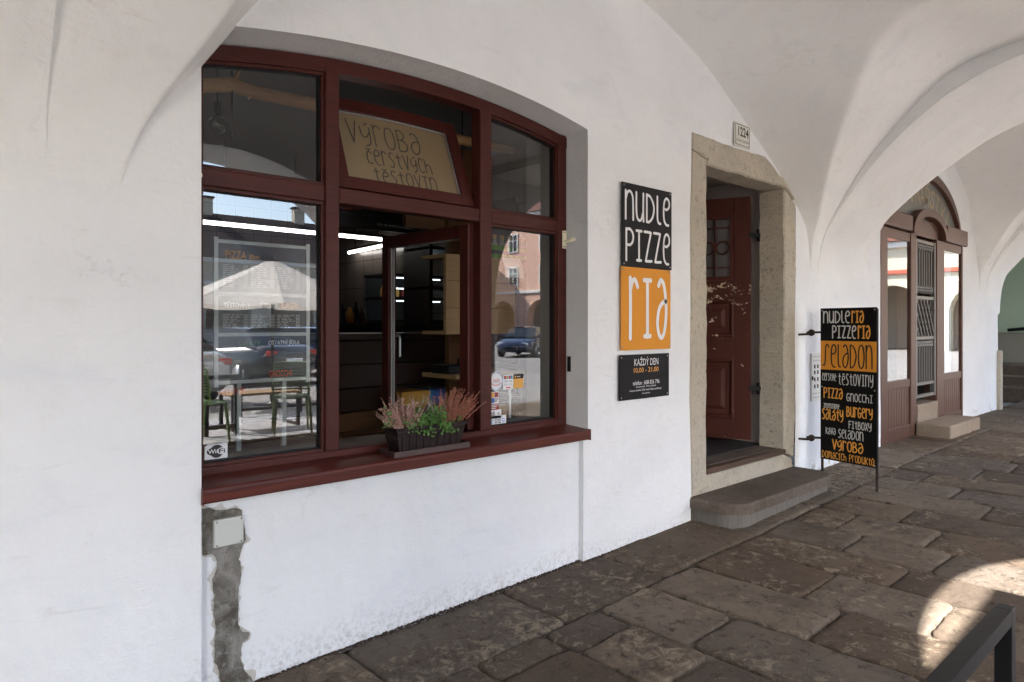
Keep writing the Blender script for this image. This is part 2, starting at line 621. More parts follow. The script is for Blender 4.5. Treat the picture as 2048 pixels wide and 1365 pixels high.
def slab(poly, i):
    """One worn flagstone: rounded uneven outline, slightly domed top."""
    cx = sum(p[0] for p in poly) / len(poly)
    cyy = sum(p[1] for p in poly) / len(poly)
    out = []
    n = len(poly)
    for k in range(n):
        p, q = poly[k], poly[(k+1) % n]
        L = math.hypot(q[0]-p[0], q[1]-p[1])
        m = max(4, int(L / .035))
        for j in range(m):
            t = j / m
            x, y = lerp(p[0], q[0], t), lerp(p[1], q[1], t)
            # worn corners: pull in near the ends
            e = min(t, 1-t) * L
            pull = .016 * max(0, 1 - e/.05)**2
            wob = .007 * noise.noise(Vector((x*3.5+9*i, y*3.5, i*1.3))) + .007 * noise.noise(Vector((x*13, y*13, i*2.1))) + .005 * noise.noise(Vector((x*45, y*45, i*2.1)))
            dx, dy = cx - x, cyy - y
            dl = math.hypot(dx, dy) or 1
            out.append((x + dx/dl*(pull + wob + .005), y + dy/dl*(pull + wob + .005)))
    tilt = (rnd.uniform(-.008, .008), rnd.uniform(-.008, .008))
    lift = rnd.uniform(-.004, .005)
    def top(x, y):
        return fz(x) + lift + tilt[0]*(x-cx) + tilt[1]*(y-cyy) + .005*noise.noise(Vector((x*4, y*4, i))) + .0035*noise.noise(Vector((x*13, y*13, i)))
    vs, fs = [], []
    N = len(out)
    rings = [(0, -.045), (0, -.011), (.005, -.0035), (.013, -.0008), (.035, 0)]
    cmin = min(math.hypot(p[0]-cx, p[1]-cyy) for p in out)
    rings = [(min(a, cmin*k), dz) for (a, dz), k in zip(rings, (1, 1, .12, .22, .35))] + [(cmin*.5, 0), (cmin*.8, 0)]
    for ins, dz in rings:
        for x, y in out:
            d = math.hypot(cx-x, cyy-y) or 1
            k = min(.93, ins/cmin)
            xx, yy = x + (cx-x)*k, y + (cyy-y)*k
            vs.append((xx, yy, top(xx, yy) + dz))
    for r in range(len(rings)-1):
        for k in range(N):
            fs.append((r*N + k, r*N + (k+1) % N, (r+1)*N + (k+1) % N, (r+1)*N + k))
    vs.append((cx, cyy, top(cx, cyy)))
    c = len(vs) - 1
    for k in range(N):
        fs.append(((len(rings)-1)*N + k, (len(rings)-1)*N + (k+1) % N, c))
    MB().add(vs, fs, True).build('slab', M['slab'], pave)

sl = []
row = [-2.2, -1.0, .3, 1.42, 2.30, 3.05, 4.05, 5.05, 5.72, 6.5, 7.3, 8.2, 9.1, 10.2, 11.2, 12.3, 13.4]
for a, c in zip(row, row[1:]):
    j0, j1 = rnd.uniform(-.015, .015), rnd.uniform(-.015, .015)
    sl.append([(a, .03), (a + j0, -.445 + rnd.uniform(-.012, .012)), (c + j1, -.445 + rnd.uniform(-.012, .012)), (c, .03)])
bounds = [-1.9, -1.4, -.95, -.5, -.05, .42, .9, 1.32, 1.73, 2.12, 2.50, 2.90, 3.31, 3.76, 4.11, 4.52, 4.93, 5.32, 5.73, 6.13, 6.5, 6.92, 7.35, 7.75, 8.2, 8.6, 9.05, 9.5, 9.95, 10.4, 10.9, 11.4, 11.9, 12.5, 13.1]
first = {1.73: [-.62, -1.35], 2.12: [-.67, -1.07], 2.50: [-.955, -1.75], 2.90: [-1.285, -2.05], 3.31: [-1.066, -1.62], 3.76: [-1.31, -2.1],
         4.11: [-.93, -1.40], 4.52: [-.73, -1.245], 4.93: [-.975, -1.65], 5.32: [-1.335, -1.9], 5.73: [-1.05, -1.6], 6.13: [-.735, -1.45], 6.5: [-1.0, -1.5]}
for a, c in zip(bounds, bounds[1:]):
    if c < .3:
        continue
    cuts = [-.455] + first.get(a, [])
    while cuts[-1] > -4.6:
        cuts.append(cuts[-1] - rnd.uniform(.45, .9))
    cuts[-1] = -4.85
    if len(cuts) > 2 and cuts[-2] < -4.5:
        cuts.pop(-2)
    for y0, y1 in zip(cuts, cuts[1:]):
        o = [rnd.uniform(-.012, .012) for _ in range(4)]
        sl.append([(a + .004 + o[0], y0), (a + .004 + o[1], y1), (c - .004 + o[2], y1 + o[3]), (c - .004, y0 + o[0])])
for i, p in enumerate(sl):
    if max(q[0] for q in p) > .2:
        slab(p, i)

# ================================================================ the arcade house with the shop
house = thing('arcade_house', 'whitewashed vaulted arcade house with maroon shop window and stone doorway', 'building')

def arch_top(x):
    return 2.606 - .1*(x - 1.95)**2

def frame_top(x):
    return 2.584 - .1*(x - 1.95)**2

def seq(a, b, n):
    return [a + (b-a)*i/n for i in range(n+1)]

NX0, NX1 = .835, 2.953
niche = [(NX0, -.2), (NX0, arch_top(NX0))] + [(x, arch_top(x)) for x in seq(NX0, NX1, 40)[1:-1]] + [(NX1, arch_top(NX1)), (NX1, .765), (2.914, .765), (2.914, -.2)]
DX0, DX1, DZ0, DZ1 = 4.19, 5.334, .385, 2.495
stone_edge = [(3.985, -.2), (4.0, .3), (3.982, .9), (3.994, 1.5), (3.985, 2.1), (4.005, 2.692), (4.5, 2.682), (5.02, 2.69), (5.16, 2.64), (5.36, 2.52), (5.53, 2.47), (5.536, 1.9), (5.522, 1.3), (5.53, .7), (5.52, .24), (5.50, -.2)]

def inside(p, poly):
    x, y = p
    c = False
    n = len(poly)
    for i in range(n):
        x1, y1 = poly[i]
        x2, y2 = poly[(i+1) % n]
        if (y1 > y) != (y2 > y) and x < (x2-x1)*(y-y1)/(y2-y1) + x1:
            c = not c
    return c

def uneven(x, z):
    return .006*noise.noise(Vector((x*1.1, 0, z*1.1))) + .0025*noise.noise(Vector((x*4, 5, z*4)))

def wall_sheet(x0, x1, z0, z1, holes, step=.09):
    """Hand-plastered wall face in the plane Y = 0 with openings."""
    pts, edges = [], []
    def loop(poly):
        n = len(pts)
        q = []
        for i in range(len(poly)):
            a, c = poly[i], poly[(i+1) % len(poly)]
            m = max(1, int(math.hypot(c[0]-a[0], c[1]-a[1]) / .06))
            q += [(lerp(a[0], c[0], j/m), lerp(a[1], c[1], j/m)) for j in range(m)]
        pts.extend(Vector(p) for p in q)
        edges.extend((n+i, n+(i+1) % len(q)) for i in range(len(q)))
    loop([(x0, z0), (x1, z0), (x1, z1), (x0, z1)])
    for h in holes:
        loop(h)
    x = x0 + step
    while x < x1 - step/2:
        z = z0 + step
        while z < z1 - step/2:
            p = (x + .3*step*noise.noise(Vector((x*9, z*9, 1))), z + .3*step*noise.noise(Vector((x*9, z*9, 4))))
            if not any(inside(p, h) for h in holes):
                pts.append(Vector(p))
            z += step
        x += step
    v, e, f, *_ = delaunay_2d_cdt(pts, edges, [], 0, 1e-5)
    fs = []
    for t in f:
        c = sum((v[i] for i in t), Vector((0, 0))) / len(t)
        if not any(inside(c, h) for h in holes):
            fs.append(tuple(t))
    def near(p):
        return min([abs(p[0]-x0), abs(p[0]-x1)] + [9])
    vs = [(p[0], uneven(p[0], p[1]), p[1]) for p in v]
    return MB().add(vs, fs, True)

WX0, WX1 = -2.4, 6.75
wall_sheet(WX0, WX1, -.2, 4.3, [niche, stone_edge]).build('wall', M['wall'], house)

# reveal of the shop window (jambs and segmental head) and the recessed parapet below the sill
rv = MB()
FY = .16
inner = [(NX0+.004, .70), (NX0+.008, frame_top(NX0))] + [(x, frame_top(x)) for x in seq(NX0, NX1, 40)[1:-1]] + [(2.946, frame_top(2.946)), (2.946, .70)]
outer = [(NX0, .70), (NX0, arch_top(NX0))] + [(x, arch_top(x)) for x in seq(NX0, NX1, 40)[1:-1]] + [(NX1, arch_top(NX1)), (NX1, .70)]
prof = [(0, 0), (.006, .012), (.5, .5), (1, 1)]
vs, fs = [], []
for t_y, t_i in ((0.0, 0.0), (.03, .02), (.08, .35), (FY+.14, 1.0)):
    for i, (o, n_) in enumerate(zip(outer, inner)):
        x, z = lerp(o[0], n_[0], t_i), lerp(o[1], n_[1], t_i)
        vs.append((x, t_y + (uneven(x, z) if t_y == 0 else 0), z))
n = len(outer)
for r in range(3):
    for i in range(n-1):
        fs.append((r*n+i, (r+1)*n+i, (r+1)*n+i+1, r*n+i+1))
rv.add(vs, fs, True)
rv.build('window_reveal', M['wall'], house)
pp = MB()
PY = .036
pp.grid(seq(NX0-.01, 2.92, 40), seq(-.2, .764, 20), lambda x, z: (x, PY + .6*uneven(x+7, z), z), True)
pp.build('parapet', M['wall'], house)
MB().box(2.9135, 2.921, .002, .05, -.2, .766).build('parapet_return', M['wall'], house)
MB().box(NX0-.02, NX0-.0005, .004, .05, -.2, .766).build('parapet_return', M['wall'], house)
MB().box(2.922, 2.96, .006, FY+.1, .70, .7645).build('parapet_return', M['wall'], house)
# dark grit and moss in the joint between wall and paving
db = MB()
rgd = random.Random(4)
xx = -.5
while xx < 3.98:
    yb = (PY if NX0 < xx < 2.914 else 0) - .002
    for _ in range(3):
        x_ = xx + rgd.uniform(0, .012)
        y_ = yb - abs(rgd.gauss(0, .011))
        r_ = rgd.uniform(.003, .010)
        z_ = fz(x_) + rgd.uniform(-.004, .003)
        db.add([(x_ + r_*a, y_ + r_*b_*.8, z_ + r_*c_*.55) for a, b_, c_ in ((1, 0, 0), (-1, 0, 0), (0, 1, 0), (0, -1, 0), (.2, -.1, 1), (0, 0, -1))], [(0, 2, 4), (2, 1, 4), (1, 3, 4), (3, 0, 4), (2, 0, 5), (1, 2, 5), (3, 1, 5), (0, 3, 5)])
    xx += .006
M['grit'] = simple('dark grit', (.045, .030, .022), .95, 0, .6, 40)
gd = db.build('joint_grit', M['grit'], pave, kind='stuff')

# ---- the vault
lun1 = table([(.50, 1.25), (.565, 1.637), (.58, 1.858), (.649, 2.058), (.839, 2.332), (1.061, 2.64), (1.5, 3.03), (2.2, 3.38), (2.85, 3.47), (3.438, 3.404), (4.049, 3.225), (4.79, 2.858), (5.266, 2.589), (5.617, 2.307), (5.728, 2.193), (5.80, 1.95), (5.84, 1.5), (5.9, 1.2)])
ribz = table([(0, 1.55), (.008, 1.75), (.025, 1.93), (.065, 2.11), (.14, 2.25), (.231, 2.39), (.40, 2.61), (.58, 2.80), (.8, 2.99), (1.0, 3.13), (1.23, 3.23), (1.46, 3.29), (1.75, 3.34), (2.1, 3.36), (4.2, 3.38)])
cell = table([(0, .02), (.03, .03), (.25, .075), (.6, .13), (1.0, .165), (1.5, .13), (4.2, .12)])

def smax(a, c, k=.016):
    h = max(0, min(1, .5 + .5*(a-c)/k))
    return c + (a-c)*h + k*h*(1-h)

def rise(d):
    return .49*d - .085*d*d if d < 2.4 else .6864

def vault_z(x, d, lun):
    z = smax(lun(x) + rise(d), ribz(d) + cell(d))
    return z + .010*noise.noise(Vector((x*1.3, d*1.3, 3))) + .005*noise.noise(Vector((x*4, d*4, 6)))

ds = [4.2*(i/110)**2.1 for i in range(111)]
RX0, RX1 = .36, 5.95        # faces of the two transverse arches towards this bay
vxs = [RX0 + (i*.010) for i in range(90)]
vxs += seq(vxs[-1]+.02, 5.3, 170) + seq(5.31, RX1, 60)
v = MB()
v.grid(vxs, ds, lambda x, d: (x, .012 - d, vault_z(x, d, lun1)), True, flip=False)
v.build('vault', M['vault'], house)

def rib(x0f, x1f, name, parent):
    m = MB()
    us = seq(0, 1, 24)
    dd = [-.02] + ds
    def pt(u, d):
        dq = max(0, d)
        a, c = x0f(dq), x1f(dq)
        e = min(u, 1-u)
        z = ribz(dq) - .0 + .02*max(0, 1 - e/.05)**2
        return (lerp(a, c, u), .010 - d, z + .008*noise.noise(Vector((lerp(a, c, u)*1.5, dq*1.5, 9))))
    m.grid(us, dd, pt, True)
    for xf, fl in ((x0f, True), (x1f, False)):
        m.grid([0, .5, 1], dd, lambda w, d: (xf(max(0, d)), .010 - d, ribz(max(0, d)) + .02 + w*.35), True, flip=fl)
    return m.build(name, M['vault'], parent)

# far edge of the right arch widens with height
rf = table([(0, 6.62), (.1, 6.85), (.4, 7.16), (.67, 7.36), (1.22, 7.62), (2.0, 7.75), (4.2, 7.75)])
rib(lambda d: -1.1, lambda d: RX0 + .02*min(1, d), 'transverse_arch', house)
rib(lambda d: RX1, rf, 'transverse_arch', house)
# vault of the bay behind the camera, closing the arcade on the left
vb = MB()
lun0 = table([(-6.0, 1.2), (-5.9, 1.9), (-5.2, 2.7), (-3.6, 3.45), (-2.0, 2.7), (-1.3, 1.9), (-1.2, 1.2)])
vb.grid(seq(-6.2, -1.1, 80), [4.2*(i/40)**2 for i in range(41)], lambda x, d: (x, .012-d, vault_z(x, d, lun0)), True)
vb.build('vault', M['vault'], house)

# street side: piers and arches
def street_wall(x0, x1, arches, z1):
    """arches: (centre, radius, springing height)."""
    out = [(x0, -.3)]
    for c, r, s in arches:
        out += [(c-r, -.3), (c-r, s)] + [(c - r*math.cos(PI*i/28), s + r*math.sin(PI*i/28)) for i in range(1, 28)] + [(c+r, s), (c+r, -.3)]
    out += [(x1, -.3), (x1, z1), (x0, z1)]
    return MB().prism(out, -4.8, -4.0, 'y')
street_wall(-9, 5.85, [(-3.6, 1.7, 1.66), (2.45, 2.0, 1.18)], 9.6).build('street_wall', M['wall'], house)
up = MB()
up.box(-9, 6.75, -3.99, 9, 4.32, 9.6)
up.build('upper_storey', M['wall'], house)
sw = MB()
sw.box(-9, -8.8, -4.0, 0, -.3, 4.31)
sw.box(-9, WX0, 0.002, .5, -.3, 4.31)
sw.build('end_wall', M['wall'], house)
rf_ = MB()
rf_.prism([(-5.6, 9.6), (2.1, 15.5), (9.6, 9.6)], -9.3, 6.9, 'x')
M['rooftile'] = stone('dark roof tiles', (.10, .055, .045), (.075, .045, .04), (.13, .08, .065), 1, .4)
rf_.build('roof', M['rooftile'], house)

# ---- stone door surround: lintel and jambs as separate blocks
def hole_loop(poly, hole, y0, y1, mb):
    pass

def rough_prism(poly, y0, y1, k=.006, seed=0, step=.05, chamfer=.012):
    """Stone block outline in XZ with an uneven edge, front at y0."""
    out = []
    for i in range(len(poly)):
        a, c = poly[i], poly[(i+1) % len(poly)]
        m = max(1, int(math.hypot(c[0]-a[0], c[1]-a[1]) / step))
        out += [(lerp(a[0], c[0], j/m), lerp(a[1], c[1], j/m)) for j in range(m)]
    cx = sum(p[0] for p in out)/len(out)
    cz = sum(p[1] for p in out)/len(out)
    def jit(p, s):
        return (p[0] + k*noise.noise(Vector((p[0]*9, p[1]*9, seed+s))), p[1] + k*noise.noise(Vector((p[0]*9, p[1]*9, seed+20+s))))
    out = [jit(p, 0) for p in out]
    n = len(out)
    def inset(p, d):
        dx, dz = cx-p[0], cz-p[1]
        return (p[0] + max(-d, min(d, dx)), p[1] + max(-d, min(d, dz)))
    vs = [(*[inset(p, chamfer)[0]], y0 + .003*noise.noise(Vector((p[0]*12, p[1]*12, seed))), inset(p, chamfer)[1]) for p in out]
    vs += [(p[0], y0 + chamfer, p[1]) for p in out]
    vs += [(p[0], y1, p[1]) for p in out]
    fs = [tuple(range(n))]
    for r in range(2):
        fs += [(r*n+i, (r+1)*n+i, (r+1)*n+(i+1) % n, r*n+(i+1) % n) for i in range(n)]
    return MB().add(vs, fs, False)

sur = MB()
door_sur = bpy.data.objects.new('door_surround', None)
col.objects.link(door_sur)
door_sur.parent = house
ORG[door_sur.name] = Vector((0, 0, 0))
JD = .20
rough_prism([(4.005, 2.575), (DX0, 2.545), (DX0, DZ1), (DX1, DZ1-.002), (5.534, 2.40), (5.53, 2.465), (5.36, 2.52), (5.16, 2.64), (5.02, 2.69), (4.5, 2.682), (4.005, 2.692)], -.012, JD, .011, 1).build('lintel', M['granite'], door_sur)
rough_prism([(4.0, .23), (DX0-.012, .25), (DX0, 1.2), (DX0, 2.54), (4.006, 2.57), (3.985, 2.1), (3.994, 1.5), (3.982, .9)], -.008, JD, .011, 2).build('jamb', M['granite'], door_sur)
rough_prism([(DX1, .36), (5.49, .30), (5.522, .6), (5.522, 1.3), (5.536, 1.9), (5.532, 2.39), (DX1, 2.485)], -.006, JD+.01, .011, 3).build('jamb', M['granite'], door_sur)
rough_prism([(3.985, -.1), (5.49, -.05), (5.495, .29), (DX1, .345), (DX0-.01, .345), (DX0-.02, .245), (3.99, .225)], .004, .5, .008, 4).build('threshold_stone', M['granite'], door_sur)
# ================================================================ shop window (part of the house)
def part(name, parent):
    o = bpy.data.objects.new(name, None)
    o.empty_display_size = .1
    col.objects.link(o)
    o.parent = parent
    ORG[o.name] = ORG.get(parent.name, Vector((0, 0, 0)))
    return o

win = part('shop_window', house)
FD = .075                     # depth of the frame
TZ0, TZ1 = 1.925, 1.995       # transom
GB = .841                     # lower edge of the glass
def beam(x0, x1, z0, z1, name, y0=FY, y1=FY+FD, mat='maroon', parent=win):
    return MB().bbox(x0, x1, y0, y1, z0, z1, .006).build(name, M[mat], parent)
def arched(x0, x1, zf, z0f, name, y0=FY, y1=FY+FD, parent=win, mat='maroon', n=24):
    xs_ = seq(x0, x1, n)
    poly = [(x, z0f(x)) for x in xs_] + [(x, zf(x)) for x in xs_[::-1]]
    return MB().prism(poly, y0, y1, 'y').build(name, M[mat], parent)

beam(.842, .884, .78, 2.47, 'stile')
beam(2.874, 2.945, .78, 2.50, 'stile')
beam(1.405, 1.472, .828, 2.53, 'mullion', FY-.004, FY+FD)
beam(2.283, 2.360, .828, 2.54, 'mullion', FY-.004, FY+FD)
beam(.884, 1.404, TZ0, TZ1, 'transom')
beam(1.473, 2.282, TZ0, TZ1, 'transom')
beam(2.361, 2.873, TZ0, TZ1, 'transom')
beam(.884, 2.873, .775, .829, 'bottom_rail', FY+.002, FY+FD)
arched(.843, 2.944, frame_top, lambda x: frame_top(x)-.062, 'head_rail', FY-.002, FY+FD-.002)

def bead(x0, x1, z0, z1f, name='glazing_bead', w=.013, y0=FY+.012, y1=FY+.04, arch=False):
    """Slim stepped bead round a pane."""
    m = MB()
    m.box(x0, x0+w, y0, y1, z0+w, z1f(x0)-w)
    m.box(x1-w, x1, y0, y1, z0+w, z1f(x1)-w)
    m.box(x0, x1, y0, y1, z0, z0+w)
    xs_ = seq(x0, x1, 12)
    m.prism([(x, z1f(x)-w) for x in xs_] + [(x, z1f(x)) for x in xs_[::-1]], y0, y1, 'y')
    m.build(name, M['maroon'], win)

def pane(x0, x1, z0, z1f, y=FY+.035, parent=win, name='pane', mat='glass'):
    xs_ = seq(x0, x1, 10)
    vs = [(x, y, z0) for x in xs_] + [(x, y, z1f(x)) for x in xs_[::-1]]
    o = MB().add(vs, [tuple(range(len(vs)))]).build(name, M[mat], parent)
    # rubber seal and bright spacer at the glass edge
    return o

gt = lambda x: frame_top(x) - .062
cz = lambda z: (lambda x: z)
for x0, x1, z0, zf in ((.884, 1.405, TZ1, gt), (.884, 1.405, .829, cz(TZ0)), (2.360, 2.874, TZ1, gt), (2.360, 2.874, .829, cz(TZ0))):
    bead(x0, x1, z0, zf)
    m = MB()
    e, w, y0 = .013, .005, FY+.026
    m.box(x0+e, x0+e+w, y0, y0+.03, z0+e, zf(x0)-e)
    m.box(x1-e-w, x1-e, y0, y0+.03, z0+e, zf(x1)-e)
    m.box(x0+e+w, x1-e-w, y0, y0+.03, z0+e, z0+e+w)
    xs_ = seq(x0+e+w, x1-e-w, 12)
    m.prism([(x, zf(x)-e-w) for x in xs_] + [(x, zf(x)-e) for x in xs_[::-1]], y0, y0+.03, 'y')
    m.build('seal', M['rubber'], win)
    pane(x0+.013, x1-.013, z0+.013, lambda x, f=zf: f(x)-.013)

# upper middle light: sash tilted inwards at the top
tilt = part('tilted_sash', win) if False else win
TA = R(21)
hinge = Vector((0, FY+.045, TZ1+.006))
mt = Matrix.Translation(hinge) @ Matrix.Rotation(-TA, 4, 'X')
tx0, tx1 = 1.486, 2.270
th = lambda x: (gt(x) - TZ1 - .018)
def tilted(poly, y0, y1, name, mat):
    m = MB()
    m.prism(poly, y0, y1, 'y', mt)
    return m.build(name, M[mat], win)
SW = .062
xs_ = seq(tx0, tx1, 16)
tilted([(tx0, 0), (tx0+SW, 0), (tx0+SW, th(tx0+SW)), (tx0, th(tx0))], -.018, .04, 'tilt_sash_stile', 'maroon')
tilted([(tx1-SW, 0), (tx1, 0), (tx1, th(tx1)), (tx1-SW, th(tx1-SW))], -.018, .04, 'tilt_sash_stile', 'maroon')
xi = seq(tx0+SW+.0005, tx1-SW-.0005, 16)
tilted([(x, th(x)-SW) for x in xi] + [(x, th(x)) for x in xi[::-1]], -.0175, .04, 'tilt_sash_rail', 'maroon')
tilted([(xi[0], 0), (xi[-1], 0), (xi[-1], SW), (xi[0], SW)], -.0175, .04, 'tilt_sash_rail', 'maroon')
m = MB()
pv = [mt @ Vector((x, .008, SW)) for x in xi] + [mt @ Vector((x, .008, th(x)-SW)) for x in xi[::-1]]
m.add(pv, [tuple(range(len(pv)))])
ff = NT('glass with painted amber reflection')  # gold reflections painted into the pane as an even amber tint
ff.color((.72, .54, .32)).rough(.08)
tb = ff.n('ShaderNodeBsdfTranslucent')
tb.inputs[0].default_value = (.60, .44, .22, 1)
tp_ = ff.n('ShaderNodeBsdfTransparent')
m1_, m2_ = ff.n('ShaderNodeMixShader'), ff.n('ShaderNodeMixShader')
m1_.inputs[0].default_value = .35
m2_.inputs[0].default_value = .55
ff.l(ff.b.outputs[0], m1_.inputs[1])
ff.l(tb.outputs[0], m1_.inputs[2])
ff.l(m1_.outputs[0], m2_.inputs[1])
ff.l(tp_.outputs[0], m2_.inputs[2])
ff.l(m2_.outputs[0], [n for n in ff.t.nodes if n.type == 'OUTPUT_MATERIAL'][0].inputs[0])
ff.set(Specular_IOR_Level=1.0)
M['painted_reflection'] = ff.m
m.build('tilt_sash_pane', M['painted_reflection'], win)
m = MB()
m.prism([(xi[0], SW), (xi[0]+.006, SW), (xi[0]+.006, th(xi[0])-SW), (xi[0], th(xi[0])-SW)], -.002, .006, 'y', mt)
m.prism([(xi[-1]-.006, SW), (xi[-1], SW), (xi[-1], th(xi[-1])-SW), (xi[-1]-.006, th(xi[-1])-SW)], -.002, .006, 'y', mt)
m.prism([(x, th(x)-SW-.006) for x in xi] + [(x, th(x)-SW) for x in xi[::-1]], -.0022, .006, 'y', mt)
m.build('tilt_sash_seal', M['alu'], win)

# lower middle light: casement swung inwards, hinged on the right
SA = R(86.8)
ms = Matrix.Translation((2.272, FY+.05, 0)) @ Matrix.Rotation(-SA, 4, 'Z')
cw, z0, z1 = .785, .832, 1.918
for nm, bx in (('casement_stile', (-.07, 0, z0, z1)), ('casement_stile', (-cw, -cw+.07, z0, z1)), ('casement_rail', (-cw+.0705, -.0705, z1-.07, z1)), ('casement_rail', (-cw+.0705, -.0705, z0, z0+.07))):
    MB().bbox(bx[0], bx[1], -.03, .03, bx[2], bx[3], .006, ms).build(nm, M['maroon'], win)
m = MB()
m.add([ms @ Vector(p) for p in ((-cw+.07, 0, z0+.07), (-.07, 0, z0+.07), (-.07, 0, z1-.07), (-cw+.07, 0, z1-.07))], [(0, 1, 2, 3)])
m.build('casement_pane', M['glass'], win)
m = MB()
for bx in ((-cw+.07, -cw+.076, z0+.07, z1-.07), (-.076, -.07, z0+.07, z1-.07)):
    m.box(bx[0], bx[1], -.012, -.004, bx[2], bx[3], ms)
    m.box(bx[0], bx[1], .004, .012, bx[2], bx[3], ms)
m.box(-cw+.077, -.077, -.012, -.004, z1-.076, z1-.07, ms)
m.build('casement_seal', M['alu'], win)
MB().tube([ms @ Vector(p) for p in ((-cw+.035, .03, 1.32), (-cw+.035, .075, 1.32), (-cw+.035, .08, 1.30), (-cw+.035, .08, 1.19))], .009, 8).build('casement_handle', M['alu'], win)

# wooden sill board, rounded nose, sloping to the street
s_ = MB()
prof = [(FY+.03, .776), (FY+.03, .802), (.02, .789), (-.008, .786), (-.016, .781), (-.019, .772), (-.019, .738), (-.014, .731), (-.004, .729), (.036, .7285), (.036, .766)]
s_.prism([(p[0], p[1]) for p in prof], .838, 2.9515, 'x')
s_.build('sill', M['sill'], win)
MB().bbox(.834, .8375, -.021, .03, .727, .788, .001).build('sill_end_cap', M['sill'], win)
MB().bbox(2.952, 2.9565, -.021, .03, .727, .789, .0015).build('sill_end_cap', M['sill'], win)
# ivory shutter stays on both sides of the frame
def stay(x, z, long=True):
    m = MB()
    m.bbox(x-.018, x+.018, FY-.008, FY-.0025, z-.052, z+.052, .002)
    m.tube([(x+.004, FY-.008, z-.012), (x+.004, FY-.03, z-.012), (x+.03, FY-.052, z), (x+.048, FY-.058, z+.006)], [.010, .010, .013, .014], 10)
    m.build('shutter_stay', M['ivory'], win)
    for dx in (-.008, .008):
        for dz in (-.042, .042):
            MB().lathe([(.0035, 0), (.0035, .001)], n=8, m=Matrix.Translation((x+dx, FY-.0085, z+dz)) @ Matrix.Rotation(R(90), 4, 'X')).build('stay_screw', M['rubber'], win)
stay(2.921, 1.885)
m = MB()
m.lathe([(.012, 0), (.016, .006), (.016, .02), (.011, .026)], n=14, m=Matrix.Translation((.868, FY-.002, 1.957)) @ Matrix.Rotation(R(90), 4, 'X'))
m.build('shutter_stay', M['ivory'], win)
MB().bbox(2.9455, 2.95, FY-.03, FY-.004, 1.11, 1.20, .001).build('hinge_plate', M['rubber'], win)

# ================================================================ house door (part of the house)
def door_paint():
    t = NT('chipped oxblood door paint')
    g = t.noise(4, 6, .6, co=t.mapping((14, 14, .8)))
    c = t.mix(t.noise(1.4, 5, .6), (.088, .0235, .0165), (.055, .0165, .0125))
    c = t.mix(t.math('MULTIPLY', g, .6), c, (.045, .0150, .0115))
    x, y, z = t.sep()
    n = t.noise(11, 12, .74, co=t.mapping((1.0, 1.0, 1.5)), dist=.2)
    band = t.ramp(t.math('DIVIDE', z, 3.0), [(.18, .075), (.42, .095), (.5, .125), (.575, .185), (.6, .03)])
    chip = t.ramp(t.math('ADD', n, band), [(.735, 0), (.743, 1)])
    c = t.mix(chip, c, t.mix(t.noise(60, 3), (.50, .36, .22), (.62, .55, .46)))
    t.color(c).rough(.5)
    t.set(Specular_IOR_Level=.15)
    t.bump(t.math('SUBTRACT', g, t.math('MULTIPLY', chip, .8)), .2, .004)
    return t.m

M['door'] = door_paint()
door = part('door', house)
DA = R(68)
HX, HY = 5.292, .262
md = Matrix.Translation((HX, HY, 0)) @ Matrix.Rotation(-DA, 4, 'Z')
DB, DT, DW = .43, 2.455, 1.06
def dpiece(x0, x1, z0, z1, y0, y1, name, mat='door', b=.004):
    return MB().bbox(-x1, -x0, y0, y1, z0, z1, b, md).build(name, M[mat], door)
dpiece(0, .135, DB, DT, -.022, .022, 'stile')
dpiece(DW-.135, DW, DB, DT, -.022, .022, 'stile')
for a, c in ((2.31, DT), (1.60, 1.765), (1.105, 1.285), (DB, .60)):
    dpiece(.1355, DW-.1355, a, c, -.0215, .0215, 'rail')
for a, c in ((1.285, 1.60), (.60, 1.105)):
    w0, w1 = .1355, DW-.1355
    m = MB()
    def mold(o, y):
        return [md @ Vector(p) for p in ((-w1+o, y, a+o), (-w0-o, y, a+o), (-w0-o, y, c-o), (-w1+o, y, c-o))]
    rings = [mold(0, -.0212), mold(.012, -.028), mold(.024, -.026), mold(.036, -.008), mold(.075, -.006), mold(.105, -.016)]
    vs = [p for r_ in rings for p in r_]
    fs = [(r_*4+i, r_*4+(i+1) % 4, (r_+1)*4+(i+1) % 4, (r_+1)*4+i) for r_ in range(5) for i in range(4)] + [(20, 21, 22, 23)]
    m.add(vs, fs)
    m.build('raised_panel', M['door'], door)
# glazed light behind a bar grille
w0, w1, a, c = .1355, DW-.1355, 1.765, 2.31
m = MB()
for x0, x1, z0, z1 in ((w0, w0+.03, a, c), (w1-.03, w1, a, c), (w0+.03, w1-.03, a, a+.03), (w0+.03, w1-.03, c-.03, c)):
    m.box(-x1, -x0, -.030, .01, z0, z1, md)
m.build('grille_frame', M['door'], door)
gx = seq(w0+.03, w1-.03, 6)
for x in gx[1:-1]:
    MB().tube([md @ Vector((-x, -.025, a+.03)), md @ Vector((-x, -.025, c-.03))], .0075, 8).build('grille_bar', M['door'], door)
for z in (c-.105, a+.105):
    MB().tube([md @ Vector((-gx[0], -.024, z)), md @ Vector((-gx[-1], -.024, z))], .006, 8).build('grille_bar', M['door'], door)
for x in gx[1:-1]:
    for z in (c-.105, a+.105):
        MB().lathe([(0.001, -.013), (.013, -.006), (.013, .006), (.001, .013)], n=8, m=md @ Matrix.Translation((-x, -.025, z))).build('grille_collar', M['door'], door)
for x0, x1 in zip(gx, gx[1:]):
    r_ = (x1-x0)/2 - .008
    cx = (x0+x1)/2
    MB().tube([md @ Vector((-cx + r_*math.cos(2*PI*k/20), -.025, (a+c)/2 + r_*math.sin(2*PI*k/20))) for k in range(21)], .007, 6, False).build('grille_ring', M['door'], door)
m = MB()
